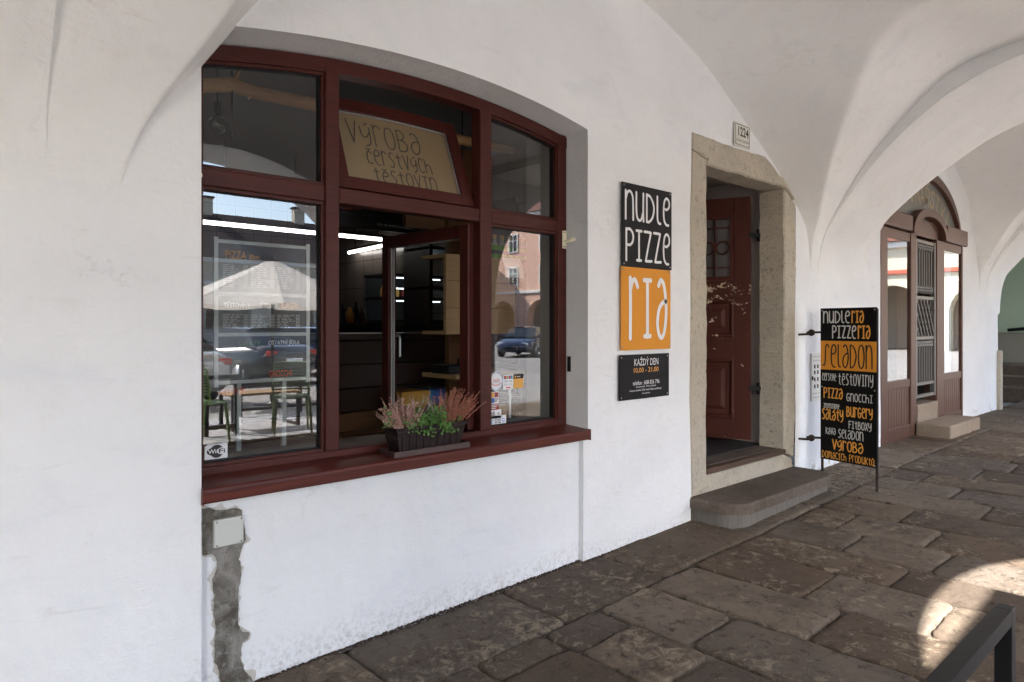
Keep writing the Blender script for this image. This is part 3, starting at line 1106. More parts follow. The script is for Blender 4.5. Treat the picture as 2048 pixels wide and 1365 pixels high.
m.add([md @ Vector(p) for p in ((-w1, 0, a), (-w0, 0, a), (-w0, 0, c), (-w1, 0, c))], [(0, 1, 2, 3)])
M['curtain_glass'] = simple('dull door glass', (.085, .075, .08), .3, 0, .25, 5)
m.build('door_pane', M['curtain_glass'], door)
for z in (2.13, .86):
    m = MB()
    m.bar((5.245, HY-.01, z), (5.35, HY-.06, z), .018, .030)
    m.bar((5.327, HY-.045, z-.05), (5.327, HY-.045, z+.05), .02, .02)
    m.build('hinge', M['black_metal'], door)
m = MB()
m.bbox(-DW+.05, -DW+.09, -.028, -.022, 1.36, 1.56, .002, md)
m.tube([md @ Vector(p) for p in ((-DW+.07, -.025, 1.47), (-DW+.07, -.07, 1.47), (-DW+.18, -.075, 1.47))], .009, 8)
m.build('door_handle', M['black_metal'], door)
# threshold board and mat
m = MB()
m.bbox(DX0-.012, DX1-.002, -.018, .05, .347, .386, .006)
M['thresh'] = wood_paint('worn threshold wood', (.055, .030, .022), (.11, .075, .055), (1, 18, 18), .5, .2)
m.build('threshold_board', M['thresh'], house)
m = MB()
for k in range(5):
    x0 = DX0 + .012 + k*(DX1-DX0-.02)/5
    m.bbox(x0, x0+(DX1-DX0-.02)/5-.006, .056, .22, .35, .388, .004)
m.build('threshold_tile', M['stepstone'], house)
# entrance hall behind the door
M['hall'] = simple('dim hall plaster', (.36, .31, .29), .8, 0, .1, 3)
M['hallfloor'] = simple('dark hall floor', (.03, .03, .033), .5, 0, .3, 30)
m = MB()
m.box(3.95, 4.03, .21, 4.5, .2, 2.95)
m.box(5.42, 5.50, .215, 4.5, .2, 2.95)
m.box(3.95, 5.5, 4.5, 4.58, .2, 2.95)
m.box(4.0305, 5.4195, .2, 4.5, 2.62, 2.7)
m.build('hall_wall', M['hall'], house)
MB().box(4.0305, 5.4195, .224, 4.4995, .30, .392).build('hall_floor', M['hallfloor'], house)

# stone doorstep with rounded ends and a nosing
def step_outline(x0, x1, yf, r, o=0.0):
    p = [(x0-o, .004)]
    for k in range(11):
        t = PI + (PI/2)*k/10
        p.append((x0+r + (r+o)*math.cos(t), -yf+r + (r+o)*math.sin(t)))
    for k in range(11):
        t = 1.5*PI + (PI/2)*k/10
        p.append((x1-r + (r+o)*math.cos(t), -yf+r + (r+o)*math.sin(t)))
    p.append((x1+o, .004))
    return p
st = thing('stone_step', 'worn brown stone doorstep with rounded corners below the open door', 'step', (4.75, -.18, fz(4.75)))
SX0, SX1 = 4.005, 5.50
def step_piece(o, z0, z1, b, name, k=0):
    out = step_outline(SX0, SX1, .335, .17, o)
    n = len(out)
    rings = [(0, z0), (0, z1-b), (b*.35, z1-b*.3), (b, z1)]
    vs = []
    for ins, z in rings:
        for (x, y) in out:
            cx, cy_ = 4.75, -.1
            dx, dy = cx-x, cy_-y
            L = math.hypot(dx, dy)
            vs.append((x + dx/L*ins, y + dy/L*ins, z + .003*noise.noise(Vector((x*7, y*7, z*7)))))
    fs = [(r_*n+i, r_*n+(i+1) % n, (r_+1)*n+(i+1) % n, (r_+1)*n+i) for r_ in range(3) for i in range(n)]
    fs.append(tuple(range(3*n, 4*n)))
    MB().add(vs, fs, False).build(name, M['riser' if name == 'riser' else 'stepstone'], st)
M['riser'] = wood_paint('tooled grey step face', (.175, .160, .145), (.09, .078, .067), (60, 60, 1.5), .9, .5, 0, .1)
step_piece(0, -.04, .152, .004, 'riser')
step_piece(.022, .1525, .222, .018, 'tread')

# ================================================================ the neighbouring arcade house
house2 = thing('arcade_house', 'whitewashed neighbouring arcade house with brown wooden watchmaker shopfront under the vault', 'building')
E2 = 11.95
X7 = lambda px, py=652, y=0.0: W(px, py, y)[0]
SL, SR = 7.40, 10.22
shop_c, shop_top = (SL+SR)/2, 3.20
def shop_arch(x):
    t = (x - shop_c)/((SR-SL)/2)
    return 2.36 + .84*math.sqrt(max(0, 1-abs(t)**2.2))
shole = [(SL, -.2), (SL, 2.36)] + [(x, shop_arch(x)) for x in seq(SL, SR, 30)[1:-1]] + [(SR, 2.36), (SR, -.2)]
wall_sheet(WX1, E2, -.2, 4.3, [shole], .12).build('wall', M['wall'], house2)
lun2 = table([(6.9, 1.2), (6.97, 1.6), (7.05, 2.2), (7.3, 2.75), (7.8, 3.25), (8.4, 3.5), (9.0, 3.56), (9.787, 3.387), (10.43, 3.063), (10.776, 2.603), (10.969, 2.0), (11.018, 1.394), (11.1, 1.2)])
v = MB()
v.grid(seq(6.5, 11.3, 140), ds[::2], lambda x, d: (x, .012-d, vault_z(x, d, lun2)), True)
v.build('vault', M['vault'], house2)
rf2 = table([(0, 12.1), (.2, 12.4), (1.0, 12.9), (4.2, 13.0)])
rib(lambda d: 11.3, rf2, 'transverse_arch', house2)
street_wall(5.8505, 13.0, [(7.72, 1.68, 1.7)], 9.6).build('street_wall', M['wall'], house2)
m = MB()
m.box(6.751, 13.0, -3.99, 9, 4.32, 9.6)
m.build('upper_storey', M['wall'], house2)
m = MB()
m.box(E2-.3, E2, .004, 9, -.2, 4.31)
m.build('end_wall', M['wall'], house2)
m = MB()
m.prism([(-5.6, 9.6), (2.1, 15.5), (9.6, 9.6)], 6.91, 13.4, 'x')
m.build('roof', M['rooftile'], house2)
m = MB()
m.bbox(E2-.06, E2+.07, -.05, .06, .1, 1.02, .02)
m.build('corner_guard_stone', M['granite'], house2)

# watchmaker shopfront (part of the neighbouring house)
M['oakbrown'] = wood_paint('reddish brown shopfront wood', (.125, .064, .048), (.085, .046, .036), (20, 20, .7), .45, .12, 0, .2)
M['steel'] = simple('gate steel', (.17, .165, .155), .5, .4)
M['gilt'] = simple('gilt sign paint', (.36, .26, .14), .5)
sf = part('shopfront', house2)
def sb(x0, x1, z0, z1, y0, y1, name, mat='oakbrown', b=.008):
    return MB().bbox(x0, x1, y0, y1, z0, z1, b).build(name, M[mat], sf)
bz = fz(9)
xl0, xl1 = SL, X7(1775)
xa0, xa1 = X7(1821), X7(1832)
xb0, xb1 = X7(1873), X7(1888)
xr0, xr1 = X7(1923), SR
LZ = .80        # top of the lower panels
EZ0 = 2.40      # underside of the entablature
sb(xl0, xl1, bz-.03, EZ0, -.004, .12, 'post')
sb(xa0, xa1, bz-.03, EZ0, -.006, .14, 'post')
sb(xb0, xb1, bz-.03, EZ0, -.006, .14, 'post')
sb(xr0, xr1, bz-.03, EZ0, -.004, .12, 'post')
for a, c in ((xl1, xa0), (xb1, xr0)):
    sb(a+.001, c-.001, LZ-.09, LZ, .002, .11, 'rail')
    sb(a+.001, c-.001, bz-.02, bz+.14, .002, .11, 'rail')
    n = 9
    for k in range(n):
        x0 = a + .002 + (c-a-.004)*k/n
        sb(x0, x0+(c-a-.004)/n-.002, bz+.14, LZ-.09, .014, .05, 'board', 'oakbrown', .006)
    sb(a+.001, c-.001, EZ0-.10, EZ0, .002, .11, 'rail')
    MB().add([(a, .016, LZ), (c, .016, LZ), (c, .016, EZ0-.1), (a, .016, EZ0-.1)], [(0, 1, 2, 3)]).build('pane', M['shopglass'] if 'shopglass' in M else M['glass'], sf)
# entablature, door hood and arched sign field
sb(SL-.06, xa0-.02, 2.41, 2.585, -.035, .10, 'entablature', b=.015)
sb(xb1+.02, SR+.10, 2.40, 2.60, -.035, .10, 'entablature', b=.015)
hc, hw = (xa0+xb1)/2, (xb1-xa0)/2 + .02
hood = [(hc - hw*math.cos(PI*k/20), 2.405 + .315*math.sin(PI*k/20)) for k in range(21)] + [(hc + (hw-.09)*math.cos(PI*k/20), 2.405 + .225*math.sin(PI*k/20)) for k in range(21)]
MB().prism(hood, -.045, .10, 'y').build('door_hood', M['oakbrown'], sf)
sb(xa0+.14, xb1-.14, 2.40, 2.60, .02, .10, 'hood_panel')
tym = [(x, shop_arch(x)-.01) for x in seq(SL+.01, SR-.01, 30)]
tin = [(x, shop_arch(min(SR-.1, max(SL+.1, x)))-.11) for x in seq(SL+.10, SR-.10, 30)]
MB().prism([(SL+.01, 2.41)] + tym + [(SR-.01, 2.41), (SR-.10, 2.41)] + tin[::-1] + [(SL+.10, 2.41)], .0, .10, 'y').build('arch_rim', M['oakbrown'], sf)
M['signfield'] = simple('grey sign field', (.16, .16, .145), .4, 0, .15, 6, spec=.2)
MB().prism([(SL+.1, 2.41)] + tin + [(SR-.1, 2.41)], .05, .09, 'y').build('sign_field', M['signfield'], sf)
# recessed steel gate
gy = .03
ga, gb_ = xa1+.03, xb0-.03
gz0, gz1 = .56, 2.36
def gbar(p, q, w, name='gate_bar'):
    return MB().bar(p, q, w).build(name, M['steel'], sf)
for z in (gz0, 1.08-.0, 1.42, 1.86+.12, gz1):
    pass
for x in (ga, gb_):
    gbar((x, gy, gz0), (x, gy, gz1), .05, 'gate_frame')
for z in (gz0+.02, gz0+.16, 1.24, 1.70, gz1-.02):
    gbar((ga+.026, gy, z), (gb_-.026, gy, z), .035, 'gate_rail')
n = 8
for k in range(1, n):
    x = lerp(ga, gb_, k/n)
    gbar((x, gy, gz0+.18), (x, gy, 1.20), .018)
    gbar((x, gy, 1.75), (x, gy, 2.30), .018)
    for z, s in ((1.17, 1), (1.80, -1), (2.28, 1)):
        m = MB()
        m.lathe([(.002, -.05), (.03, -.012), (.012, .0), (.03, .012), (.002, .05)], (x, gy, z), 6)
        m.build('gate_finial', M['steel'], sf)
m = MB()
k = 6
for i in range(-k, k+1):
    x0 = lerp(ga, gb_, i/k)
    for s in (1, -1):
        p0, p1 = (x0, 1.26), (x0 + s*(gb_-ga)/k*2.6, 1.68)
        t0, t1 = 0, 1
        def clip(p, q):
            d = q[0]-p[0]
            a_, b_ = max(0, min((ga-p[0])/d, (gb_-p[0])/d)), min(1, max((ga-p[0])/d, (gb_-p[0])/d))
            return None if a_ >= b_ else ((lerp(p[0], q[0], a_), lerp(p[1], q[1], a_)), (lerp(p[0], q[0], b_), lerp(p[1], q[1], b_)))
        cq = clip(p0, p1)
        if cq:
            m.bar((cq[0][0], gy + .012*s, cq[0][1]), (cq[1][0], gy + .012*s, cq[1][1]), .016)
m.build('gate_lattice', M['steel'], sf)
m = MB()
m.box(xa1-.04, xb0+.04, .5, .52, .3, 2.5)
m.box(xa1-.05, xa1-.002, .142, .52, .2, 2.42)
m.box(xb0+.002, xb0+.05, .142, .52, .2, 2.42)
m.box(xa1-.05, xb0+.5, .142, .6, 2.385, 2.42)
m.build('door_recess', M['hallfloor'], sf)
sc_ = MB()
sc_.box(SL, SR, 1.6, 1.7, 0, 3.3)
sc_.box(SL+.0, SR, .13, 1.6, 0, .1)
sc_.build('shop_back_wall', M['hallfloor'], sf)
s2 = thing('stone_step', 'two worn sandstone steps in front of the barred watchmaker door', 'step', (8.9, -.2, bz))
M['sandstone'] = stone('pale sandstone', (.30, .235, .18), (.25, .20, .155), (.36, .30, .24), 1, .4)
MB().bbox(xa0+.10, xb1+.06, -.36, -.02, bz-.06, bz+.14, .015).build('lower_step', M['sandstone'], s2)
MB().bbox(xa1+.01, xb0-.01, -.0195, .48, bz-.05, bz+.33, .012).build('upper_step', M['sandstone'], s2)
# ================================================================ lettering
GL = {   # hand-drawn tall letters: strokes in a box of height 1
 'n': (.50, [[(0, 0), (0, .5), (0, 1)], [(.01, .72), (.12, .95), (.30, .99), (.44, .85), (.48, .6), (.49, 0)]]),
 'u': (.50, [[(0, 1), (.0, .4), (.05, .12), (.18, .01), (.33, .06), (.44, .3)], [(.47, 1), (.46, .4), (.48, 0)]]),
 'd': (.52, [[(0, 0), (0, .5), (0, 1)], [(0, .99), (.22, .95), (.42, .76), (.50, .5), (.40, .2), (.18, .02), (.02, .01)]]),
 'l': (.24, [[(.02, 1), (.02, .5), (.03, .2), (.10, .04), (.24, .01)]]),
 'e': (.46, [[(.03, .62), (.25, .58), (.43, .70), (.42, .90), (.27, 1), (.12, .92), (.04, .7), (.03, .4), (.08, .15), (.22, .01), (.38, .0)]]),
 'p': (.46, [[(0, 0), (0, .5), (0, 1)], [(0, .97), (.22, 1), (.42, .86), (.42, .64), (.25, .5), (.02, .50)]]),
 'i': (.40, [[(.20, .02), (.20, .5), (.20, .98)], [(.03, .98), (.37, .98)], [(.06, .03), (.34, .03)]]),
 'z': (.48, [[(.0, .98), (.22, .98), (.43, .97)], [(.43, .97), (.25, .5), (.08, .03)], [(.08, .03), (.3, .03), (.48, .04)]]),
 'r': (.36, [[(0, 0), (.01, .5), (0, 1)], [(.01, .80), (.10, .94), (.24, .97), (.36, .86)]]),
 'a': (.50, [[(.08, .90), (.20, 1), (.36, .92), (.46, .68), (.49, .4), (.40, .12), (.25, .0), (.10, .06), (.02, .25), (.10, .48), (.28, .60), (.46, .63)]]),
 's': (.40, [[(.36, .93), (.22, 1), (.08, .88), (.08, .68), (.22, .52), (.34, .36), (.32, .12), (.18, .0), (.02, .05)]]),
 'S': (.60, [[(.58, .88), (.46, 1), (.32, .92), (.27, .6), (.26, .3), (.16, .06), (.02, .08)]]),
 'o': (.48, [[(.24, 1), (.07, .88), (.0, .5), (.07, .12), (.24, 0), (.41, .12), (.48, .5), (.41, .88), (.24, 1)]]),
 't': (.42, [[(.20, 1), (.20, .3), (.26, .06), (.40, .02)], [(.02, .76), (.2, .77), (.40, .76)]]),
 'v': (.46, [[(0, 1), (.12, .5), (.23, .0)], [(.23, .0), (.34, .5), (.46, 1)]]),
 'y': (.46, [[(.0, 1), (.02, .6), (.14, .42), (.30, .5), (.42, .75)], [(.44, 1), (.44, .4), (.36, .05), (.16, -.08)]]),
 'c': (.40, [[(.40, .88), (.26, 1), (.10, .9), (.01, .5), (.08, .12), (.24, 0), (.40, .1)]]),
 'h': (.48, [[(0, 1), (0, .5), (0, 0)], [(.01, .45), (.14, .62), (.32, .62), (.44, .45), (.47, 0)]]),
 'g': (.48, [[(.42, .9), (.26, 1), (.10, .9), (.01, .5), (.08, .12), (.26, 0), (.42, .14), (.44, .45)], [(.24, .46), (.46, .46)]]),
 'b': (.46, [[(0, 0), (0, .5), (0, 1)], [(0, .99), (.24, .97), (.36, .78), (.22, .56), (.02, .54)], [(.02, .54), (.30, .50), (.45, .28), (.30, .03), (0, .01)]]),
 'f': (.38, [[(.02, 0), (.02, .5), (.02, 1)], [(.02, .98), (.2, .99), (.38, .97)], [(.02, .55), (.30, .56)]]),
 'x': (.44, [[(0, 1), (.22, .5), (.44, 0)], [(.44, 1), (.22, .5), (0, 0)]]),
 'k': (.44, [[(0, 0), (0, .5), (0, 1)], [(.42, .95), (.2, .6), (.02, .45)], [(.12, .52), (.28, .25), (.44, 0)]]),
 'm': (.70, [[(0, 0), (0, 1)], [(0, .75), (.12, .97), (.28, .9), (.34, .6), (.34, .2)], [(.34, .7), (.45, .97), (.60, .9), (.67, .6), (.68, 0)]]),
 ' ': (.30, []),
}
ACC = {'á': ('a', 1), 'í': ('i', 1), 'é': ('e', 1), 'ý': ('y', 1), 'ě': ('e', 2), 'č': ('c', 2), 'ř': ('r', 2), 'ů': ('u', 3)}

def smooth_line(p, n=7):
    if len(p) < 3:
        return [Vector(p[0]), Vector(p[-1])]
    q = [Vector(a) for a in p]
    closed = (q[0]-q[-1]).length < 1e-6
    out = []
    for i in range(len(q)-1):
        p0 = q[i-1] if i > 0 else (q[-2] if closed else q[0])
        p1, p2 = q[i], q[i+1]
        p3 = q[i+2] if i+2 < len(q) else (q[1] if closed else q[-1])
        for j in range(n):
            t = j/n
            out.append(.5*((2*p1) + (p2-p0)*t + (2*p0-5*p1+4*p2-p3)*t*t + (3*p1-p0-3*p2+p3)*t**3))
    out.append(q[-1])
    return out

def ribbon(mb, pts, w, place, off):
    """Flat stroke with round ends; place(u, v, lift) -> point."""
    n = len(pts)
    L, Rr = [], []
    for i, p in enumerate(pts):
        d = pts[min(i+1, n-1)] - pts[max(i-1, 0)]
        d = d.normalized() if d.length > 1e-9 else Vector((1, 0))
        nn = Vector((-d.y, d.x)) * (w/2)
        L.append(p+nn)
        Rr.append(p-nn)
    vs = [place(q.x, q.y, off) for q in L] + [place(q.x, q.y, off) for q in Rr]
    fs = [(i+n, i+1+n, i+1, i) for i in range(n-1)]
    for e, s in ((0, -1), (n-1, 1)):
        d = (pts[min(e+1, n-1)] - pts[max(e-1, 0)]).normalized()
        a0 = math.atan2(d.y, d.x)
        b0 = len(vs)
        vs.append(place(pts[e].x, pts[e].y, off))
        for k in range(7):
            a = a0 + (PI/2 - PI*k/6 if s > 0 else PI/2 + PI*k/6)
            vs.append(place(pts[e].x + math.cos(a)*w/2, pts[e].y + math.sin(a)*w/2, off))
        for k in range(6):
            fs.append((b0, b0+2+k, b0+1+k) if s > 0 else (b0, b0+1+k, b0+2+k))
    mb.add(vs, fs)

def stroke_text(mb, text, x0, x1, z0, z1, w, place, gap=.16, lift=.0012):
    """Letters fitted into x0..x1, z0..z1 in the sign's own plane."""
    adv = 0
    lay = []
    for ch in text:
        base, acc = ACC.get(ch, (ch, 0))
        gw, strokes = GL[base]
        lay.append((adv, gw, strokes, acc))
        adv += gw + gap
    adv -= gap
    w0 = w/2
    sx = (x1-x0-w) / adv
    sz = (z1-z0-w)
    k = 0
    for ax, gw, strokes, acc in lay:
        ss = list(strokes)
        zs = 1.0
        if acc:
            zs = .80
            c = gw/2
            if acc == 1:
                ss = ss + [[(c-.02, 1.12), (c+.14, 1.25)]]
            elif acc == 2:
                ss = ss + [[(c-.13, 1.25), (c, 1.12), (c+.13, 1.25)]]
            else:
                ss = ss + [[(c+.1*math.cos(t*PI/3), 1.18+.07*math.sin(t*PI/3)) for t in range(7)]]
        for s in ss:
            pts = smooth_line([(x0+w0+(ax+p[0])*sx, z0+w0+p[1]*zs*sz) for p in s])
            ribbon(mb, pts, w, place, lift + .00012*k)
            k += 1
    return mb

def font_text(mb, text, x0, x1, z0, z1, place, lift=.0012, keep=False, bold=0.0, arc=None):
    cu = bpy.data.curves.new('lettering', 'FONT')
    cu.body = text
    cu.size = 1
    cu.resolution_u = 3
    cu.offset = bold
    ob = bpy.data.objects.new('lettering', cu)
    col.objects.link(ob)
    dg = bpy.context.evaluated_depsgraph_get()
    me = bpy.data.meshes.new_from_object(ob.evaluated_get(dg))
    vs = [v_.co.copy() for v_ in me.vertices]
    fs = [tuple(p.vertices) for p in me.polygons]
    bpy.data.objects.remove(ob)
    bpy.data.curves.remove(cu)
    bpy.data.meshes.remove(me)
    if not vs:
        return mb
    ax, bx = min(p.x for p in vs), max(p.x for p in vs)
    ay, by = min(p.y for p in vs), max(p.y for p in vs)
    out = []
    for p in vs:
        u, t = (p.x-ax)/(bx-ax), (p.y-ay)/(by-ay)
        x, z = lerp(x0, x1, u), lerp(z0, z1, t)
        out.append(place(x, z, lift))
    mb.add(out, fs)
    return mb

M['sign_black'] = simple('charcoal sign sheet', (.016, .0155, .0175), .55, 0, .15, 5, spec=.1)
M['board_black'] = simple('black sign sheet', (.0075, .0075, .008), .5, 0, .15, 5, spec=.1)
M['sign_orange'] = simple('amber sign sheet', (.66, .27, .035), .55, 0, .06, 5, spec=.1)
M['letter_white'] = simple('white vinyl', (.72, .72, .74), .5)
M['letter_grey'] = simple('pale grey vinyl', (.55, .56, .56), .5)
M['letter_orange'] = simple('amber vinyl', (.75, .34, .055), .5)
M['letter_black'] = simple('black vinyl', (.010, .010, .011), .5)

def screws(parent, pts, r=.006):
    for x, y, z in pts:
        MB().lathe([(r, 0), (r, .0012), (r*.6, .003)], n=10, m=Matrix.Translation((x, y, z)) @ Matrix.Rotation(R(90), 4, 'X')).build('screw', M['screw'], parent)

SY = -.020      # front of the wall signs
def wall_sign(name, label, x0, x1, z0, z1, mat, dx=.0):
    t = thing(name, label, 'sign', ((x0+x1)/2, -.01, z0))
    m = MB()
    m.bbox(x0, x1, SY, SY+.006, z0, z1, .0015)
    m.build('plate', M[mat], t)
    for x in (x0+.03, x1-.03):
        m2 = MB()
        m2.lathe([(.008, 0), (.008, .024)], n=8, m=Matrix.Translation((x, .005, (z0+z1)/2)) @ Matrix.Rotation(R(90), 4, 'X'))
        m2.build('spacer', M['screw'], t)
    screws(t, [(x, SY, z) for x in (x0+.018, x1-.018) for z in (z0+.016, z1-.016)])
    return t
flat = lambda x, z, l: (x, SY-l, z)
t = wall_sign('wall_sign', 'square charcoal wall sign with tall white hand-drawn letters above the amber sign', 3.237, 3.747, 1.7395, 2.245, 'sign_black')
m = MB()
stroke_text(m, 'nudle', 3.262, 3.728, 2.018, 2.205, .0165, flat, .20)
m.build('lettering', M['letter_white'], t)
m = MB()
stroke_text(m, 'pizze', 3.268, 3.728, 1.768, 1.975, .0165, flat, .16)
m.build('lettering', M['letter_white'], t)
t = wall_sign('wall_sign', 'square amber wall sign with three tall white letters below the charcoal one', 3.229, 3.735, 1.232, 1.737, 'sign_orange')
m = MB()
stroke_text(m, 'ria', 3.300, 3.700, 1.290, 1.685, .029, flat, .30)
m.build('lettering', M['letter_white'], t)
t = wall_sign('opening_hours_sign', 'low charcoal opening hours plate with small white and amber print below the amber sign', 3.212, 3.718, .930, 1.204, 'sign_black')
for s, a, c, z0, z1, mt_ in (('KAŽDÝ DEN', 3.355, 3.600, 1.135, 1.188, 'letter_white'), ('10,00 - 21,00', 3.350, 3.602, 1.088, 1.122, 'letter_orange'), ('telefon : 608 836 796', 3.340, 3.612, 1.016, 1.042, 'letter_white'),
                            ('provozovatel:  Martin Zajíček', 3.372, 3.576, .997, 1.011, 'letter_white'), ('Husovo náměstí 1224, Nové Město nad Metují', 3.310, 3.632, .975, .991, 'letter_white'), ('IČO 46527428', 3.432, 3.512, .958, .969, 'letter_white')):
    m = MB()
    font_text(m, s, a, c, z0, z1, flat, .0008)
    m.build('lettering', M[mt_], t)

# enamel house number
t = thing('house_number_plate', 'small white enamel house number plate above the stone door lintel', 'sign', (4.65, -.01, 2.70))
m = MB()
m.bbox(4.538, 4.762, -.016, -.009, 2.697, 2.870, .002)
M['enamel'] = simple('old white enamel', (.66, .65, .58), .35, 0, .06, 9)
m.build('plate', M['enamel'], t)
np_ = lambda x, z, l: (x, -.016-l, z)
m = MB()
font_text(m, '1224', 4.590, 4.738, 2.775, 2.845, np_, .001, bold=.02)
m.build('lettering', M['letter_black'], t)
m = MB()
font_text(m, 'Kulturní památka', 4.564, 4.744, 2.727, 2.755, np_, .001)
m.build('lettering', M['letter_black'], t)
m = MB()
for a in ((4.548, 4.752, 2.707, 2.711), (4.548, 4.752, 2.856, 2.860), (4.548, 4.552, 2.712, 2.855), (4.748, 4.752, 2.712, 2.855)):
    m.box(a[0], a[1], -.0172, -.0162, a[2], a[3])
m.build('border', M['letter_black'], t)
screws(t, [(4.557, -.0165, 2.72), (4.745, -.0165, 2.72)], .004)

# gilt letters of the watchmaker on the arched field
m = MB()
wd = 'HODINÁŘSTVÍ'
nl = len(wd)
for k, ch in enumerate(wd):
    tt = lerp(-.80, .82, k/(nl-1))
    x = shop_c + tt*1.12
    zc = shop_arch(shop_c + tt*1.28) - .31 + .06*abs(tt)
    ang = -math.atan(tt*.85)
    ca, sa = math.cos(ang), math.sin(ang)
    h = .22 if ch not in 'ÁŘÍ' else .28
    wv = .15 if ch not in 'IÍ' else .05
    def pl(u, v_, l, x=x, zc=zc, ca=ca, sa=sa):
        return (x + u*ca - v_*sa, .048-l, zc + u*sa + v_*ca)
    font_text(m, ch, -wv/2, wv/2, -.11, -.11+h, pl, .0015, bold=.005)
m.build('sign_lettering', M['gilt'], sf)

# ================================================================ board on brackets, square to the wall
BA, BB = Vector((5.635, -.165, 0)), Vector((5.553, -.625, 0))
bd = (BB-BA)
bl = bd.length
bu = bd.normalized()
bn = Vector((bu.y, -bu.x, 0)) if Vector((bu.y, -bu.x, 0)).x < 0 else Vector((-bu.y, bu.x, 0))
BZ0, BZ1 = .295, 1.522
mb_t = thing('menu_board', 'tall black and amber menu board on brackets beside the stone step', 'sign', (5.6, -.4, fz(5.6)))
def bp_(u, z, l=0.0):
    p = BA + bu*u + bn*l
    return (p.x, p.y, z)
def board_box(u0, u1, z0, z1, l0, l1, name, mat):
    vs = [bp_(u, z, l) for l in (l0, l1) for z in (z0, z1) for u in (u0, u1)]
    MB().add(vs, [(0, 2, 3, 1), (4, 5, 7, 6), (0, 1, 5, 4), (2, 6, 7, 3), (0, 4, 6, 2), (1, 3, 7, 5)]).build(name, M[mat], mb_t)
board_box(0, bl, BZ0, BZ1, -.004, .004, 'panel', 'board_black')
board_box(.0008, bl-.0008, BZ1-.405*(BZ1-BZ0), BZ1-.215*(BZ1-BZ0), .0042, .0050, 'amber_band', 'sign_orange')
bv = lambda v_: BZ1 - v_*(BZ1-BZ0)
bpl = lambda u, z, l: bp_(u, z, .0048+l)
for s, u0, u1, v0, v1, wd_, mt_ in (
    ('nudle', .05, .55, .018, .100, .0105, 'letter_grey'), ('ria', .57, .79, .018, .100, .0105, 'letter_orange'),
    ('pizze', .22, .66, .112, .200, .0105, 'letter_grey'), ('ria', .68, .90, .112, .200, .0105, 'letter_orange'),
    ('Seladon', .03, .94, .235, .390, .0110, 'letter_black'),
    ('čerstvé', .03, .30, .428, .478, .0055, 'letter_grey'), ('těstoviny', .33, .95, .424, .500, .0066, 'letter_grey'),
    ('pizza', .06, .42, .522, .595, .0092, 'letter_orange'), ('gnocchi', .48, .94, .548, .602, .0060, 'letter_grey'),
    ('zeleninové', .06, .36, .627, .660, .0045, 'letter_grey'), ('saláty', .03, .43, .662, .738, .0088, 'letter_orange'), ('burgery', .48, .94, .634, .702, .0085, 'letter_orange'),
    ('fitboxy', .52, .92, .725, .777, .0062, 'letter_grey'),
    ('káva', .10, .29, .786, .832, .0056, 'letter_grey'), ('seladon', .33, .78, .786, .846, .0066, 'letter_grey'),
    ('výroba', .22, .78, .858, .928, .0098, 'letter_orange'), ('domácích produktů', .03, .97, .942, .990, .0056, 'letter_orange')):
    m = MB()
    stroke_text(m, s, u0*bl, u1*bl, bv(v1), bv(v0), wd_, bpl, .18 if len(s) < 9 else .22)
    m.build('lettering', M[mt_], mb_t)
M['rust'] = simple('rusty dark iron', (.030, .020, .016), .7, .3, .4, 30, .2)
for u in (.006, bl-.006):
    p = BA + bu*u - bn*.012
    zf = fz(p.x) + .002
    MB().bar((p.x, p.y, zf), (p.x, p.y, BZ1-.01), .016).build('leg', M['rust'], mb_t)
for z in (1.315, .448):
    q = BA - bn*.012
    MB().bar((q.x, q.y + .004, z+.012), (5.615, -.055, z+.008), .014, .018).build('bracket_arm', M['rust'], mb_t)
    MB().lathe([(.026, -.012), (.028, 0), (.026, .012)], n=14, m=Matrix.Translation((5.607, -.10, z+.008)) @ Matrix.Rotation(R(80), 4, 'Y')).build('bracket_joint', M['rust'], mb_t)
    MB().bar((5.600, -.09, z-.004), (5.585, .03, z-.01), .014, .018).build('bracket_arm', M['rust'], mb_t)
for u in (.015, bl-.015):
    for z in (BZ0+.015, bv(.52), BZ1-.018):
        p = bp_(u, z, .0042)
        MB().lathe([(.0045, 0), (.0045, .0015), (.002, .003)], n=8, m=Matrix.Translation(p) @ Matrix.Rotation(R(-90), 4, 'Y')).build('screw', M['letter_grey'], mb_t)

# perforated cover on the wall behind the board
t = thing('meter_cover', 'white perforated metal cover on the wall behind the menu board', 'cover', (5.95, 0, .74))
m = MB()
m.bbox(5.80, 6.14, -.018, .01, .735, 1.145, .003)
M['white_metal'] = simple('white enamelled metal', (.70, .69, .66), .45, 0, .05, 8)
m.build('cover_plate', M['white_metal'], t)
m = MB()
for i in range(9):
    for z in (.765, .80, 1.08, 1.115):
        x = 5.825 + i*.036
        m.box(x-.004, x+.004, -.0192, -.0182, z-.004, z+.004)
for x in (5.855, 5.915, 6.02, 6.08):
    for z in (.86, .92, .98, 1.03):
        m.box(x-.013, x+.013, -.0192, -.0182, z-.016, z+.016)
m.build('vent_hole', M['rubber'], t, kind='stuff')
MB().bbox(5.795, 5.812, -.028, -.0185, .915, .95, .003).build('latch', M['rust'], t)

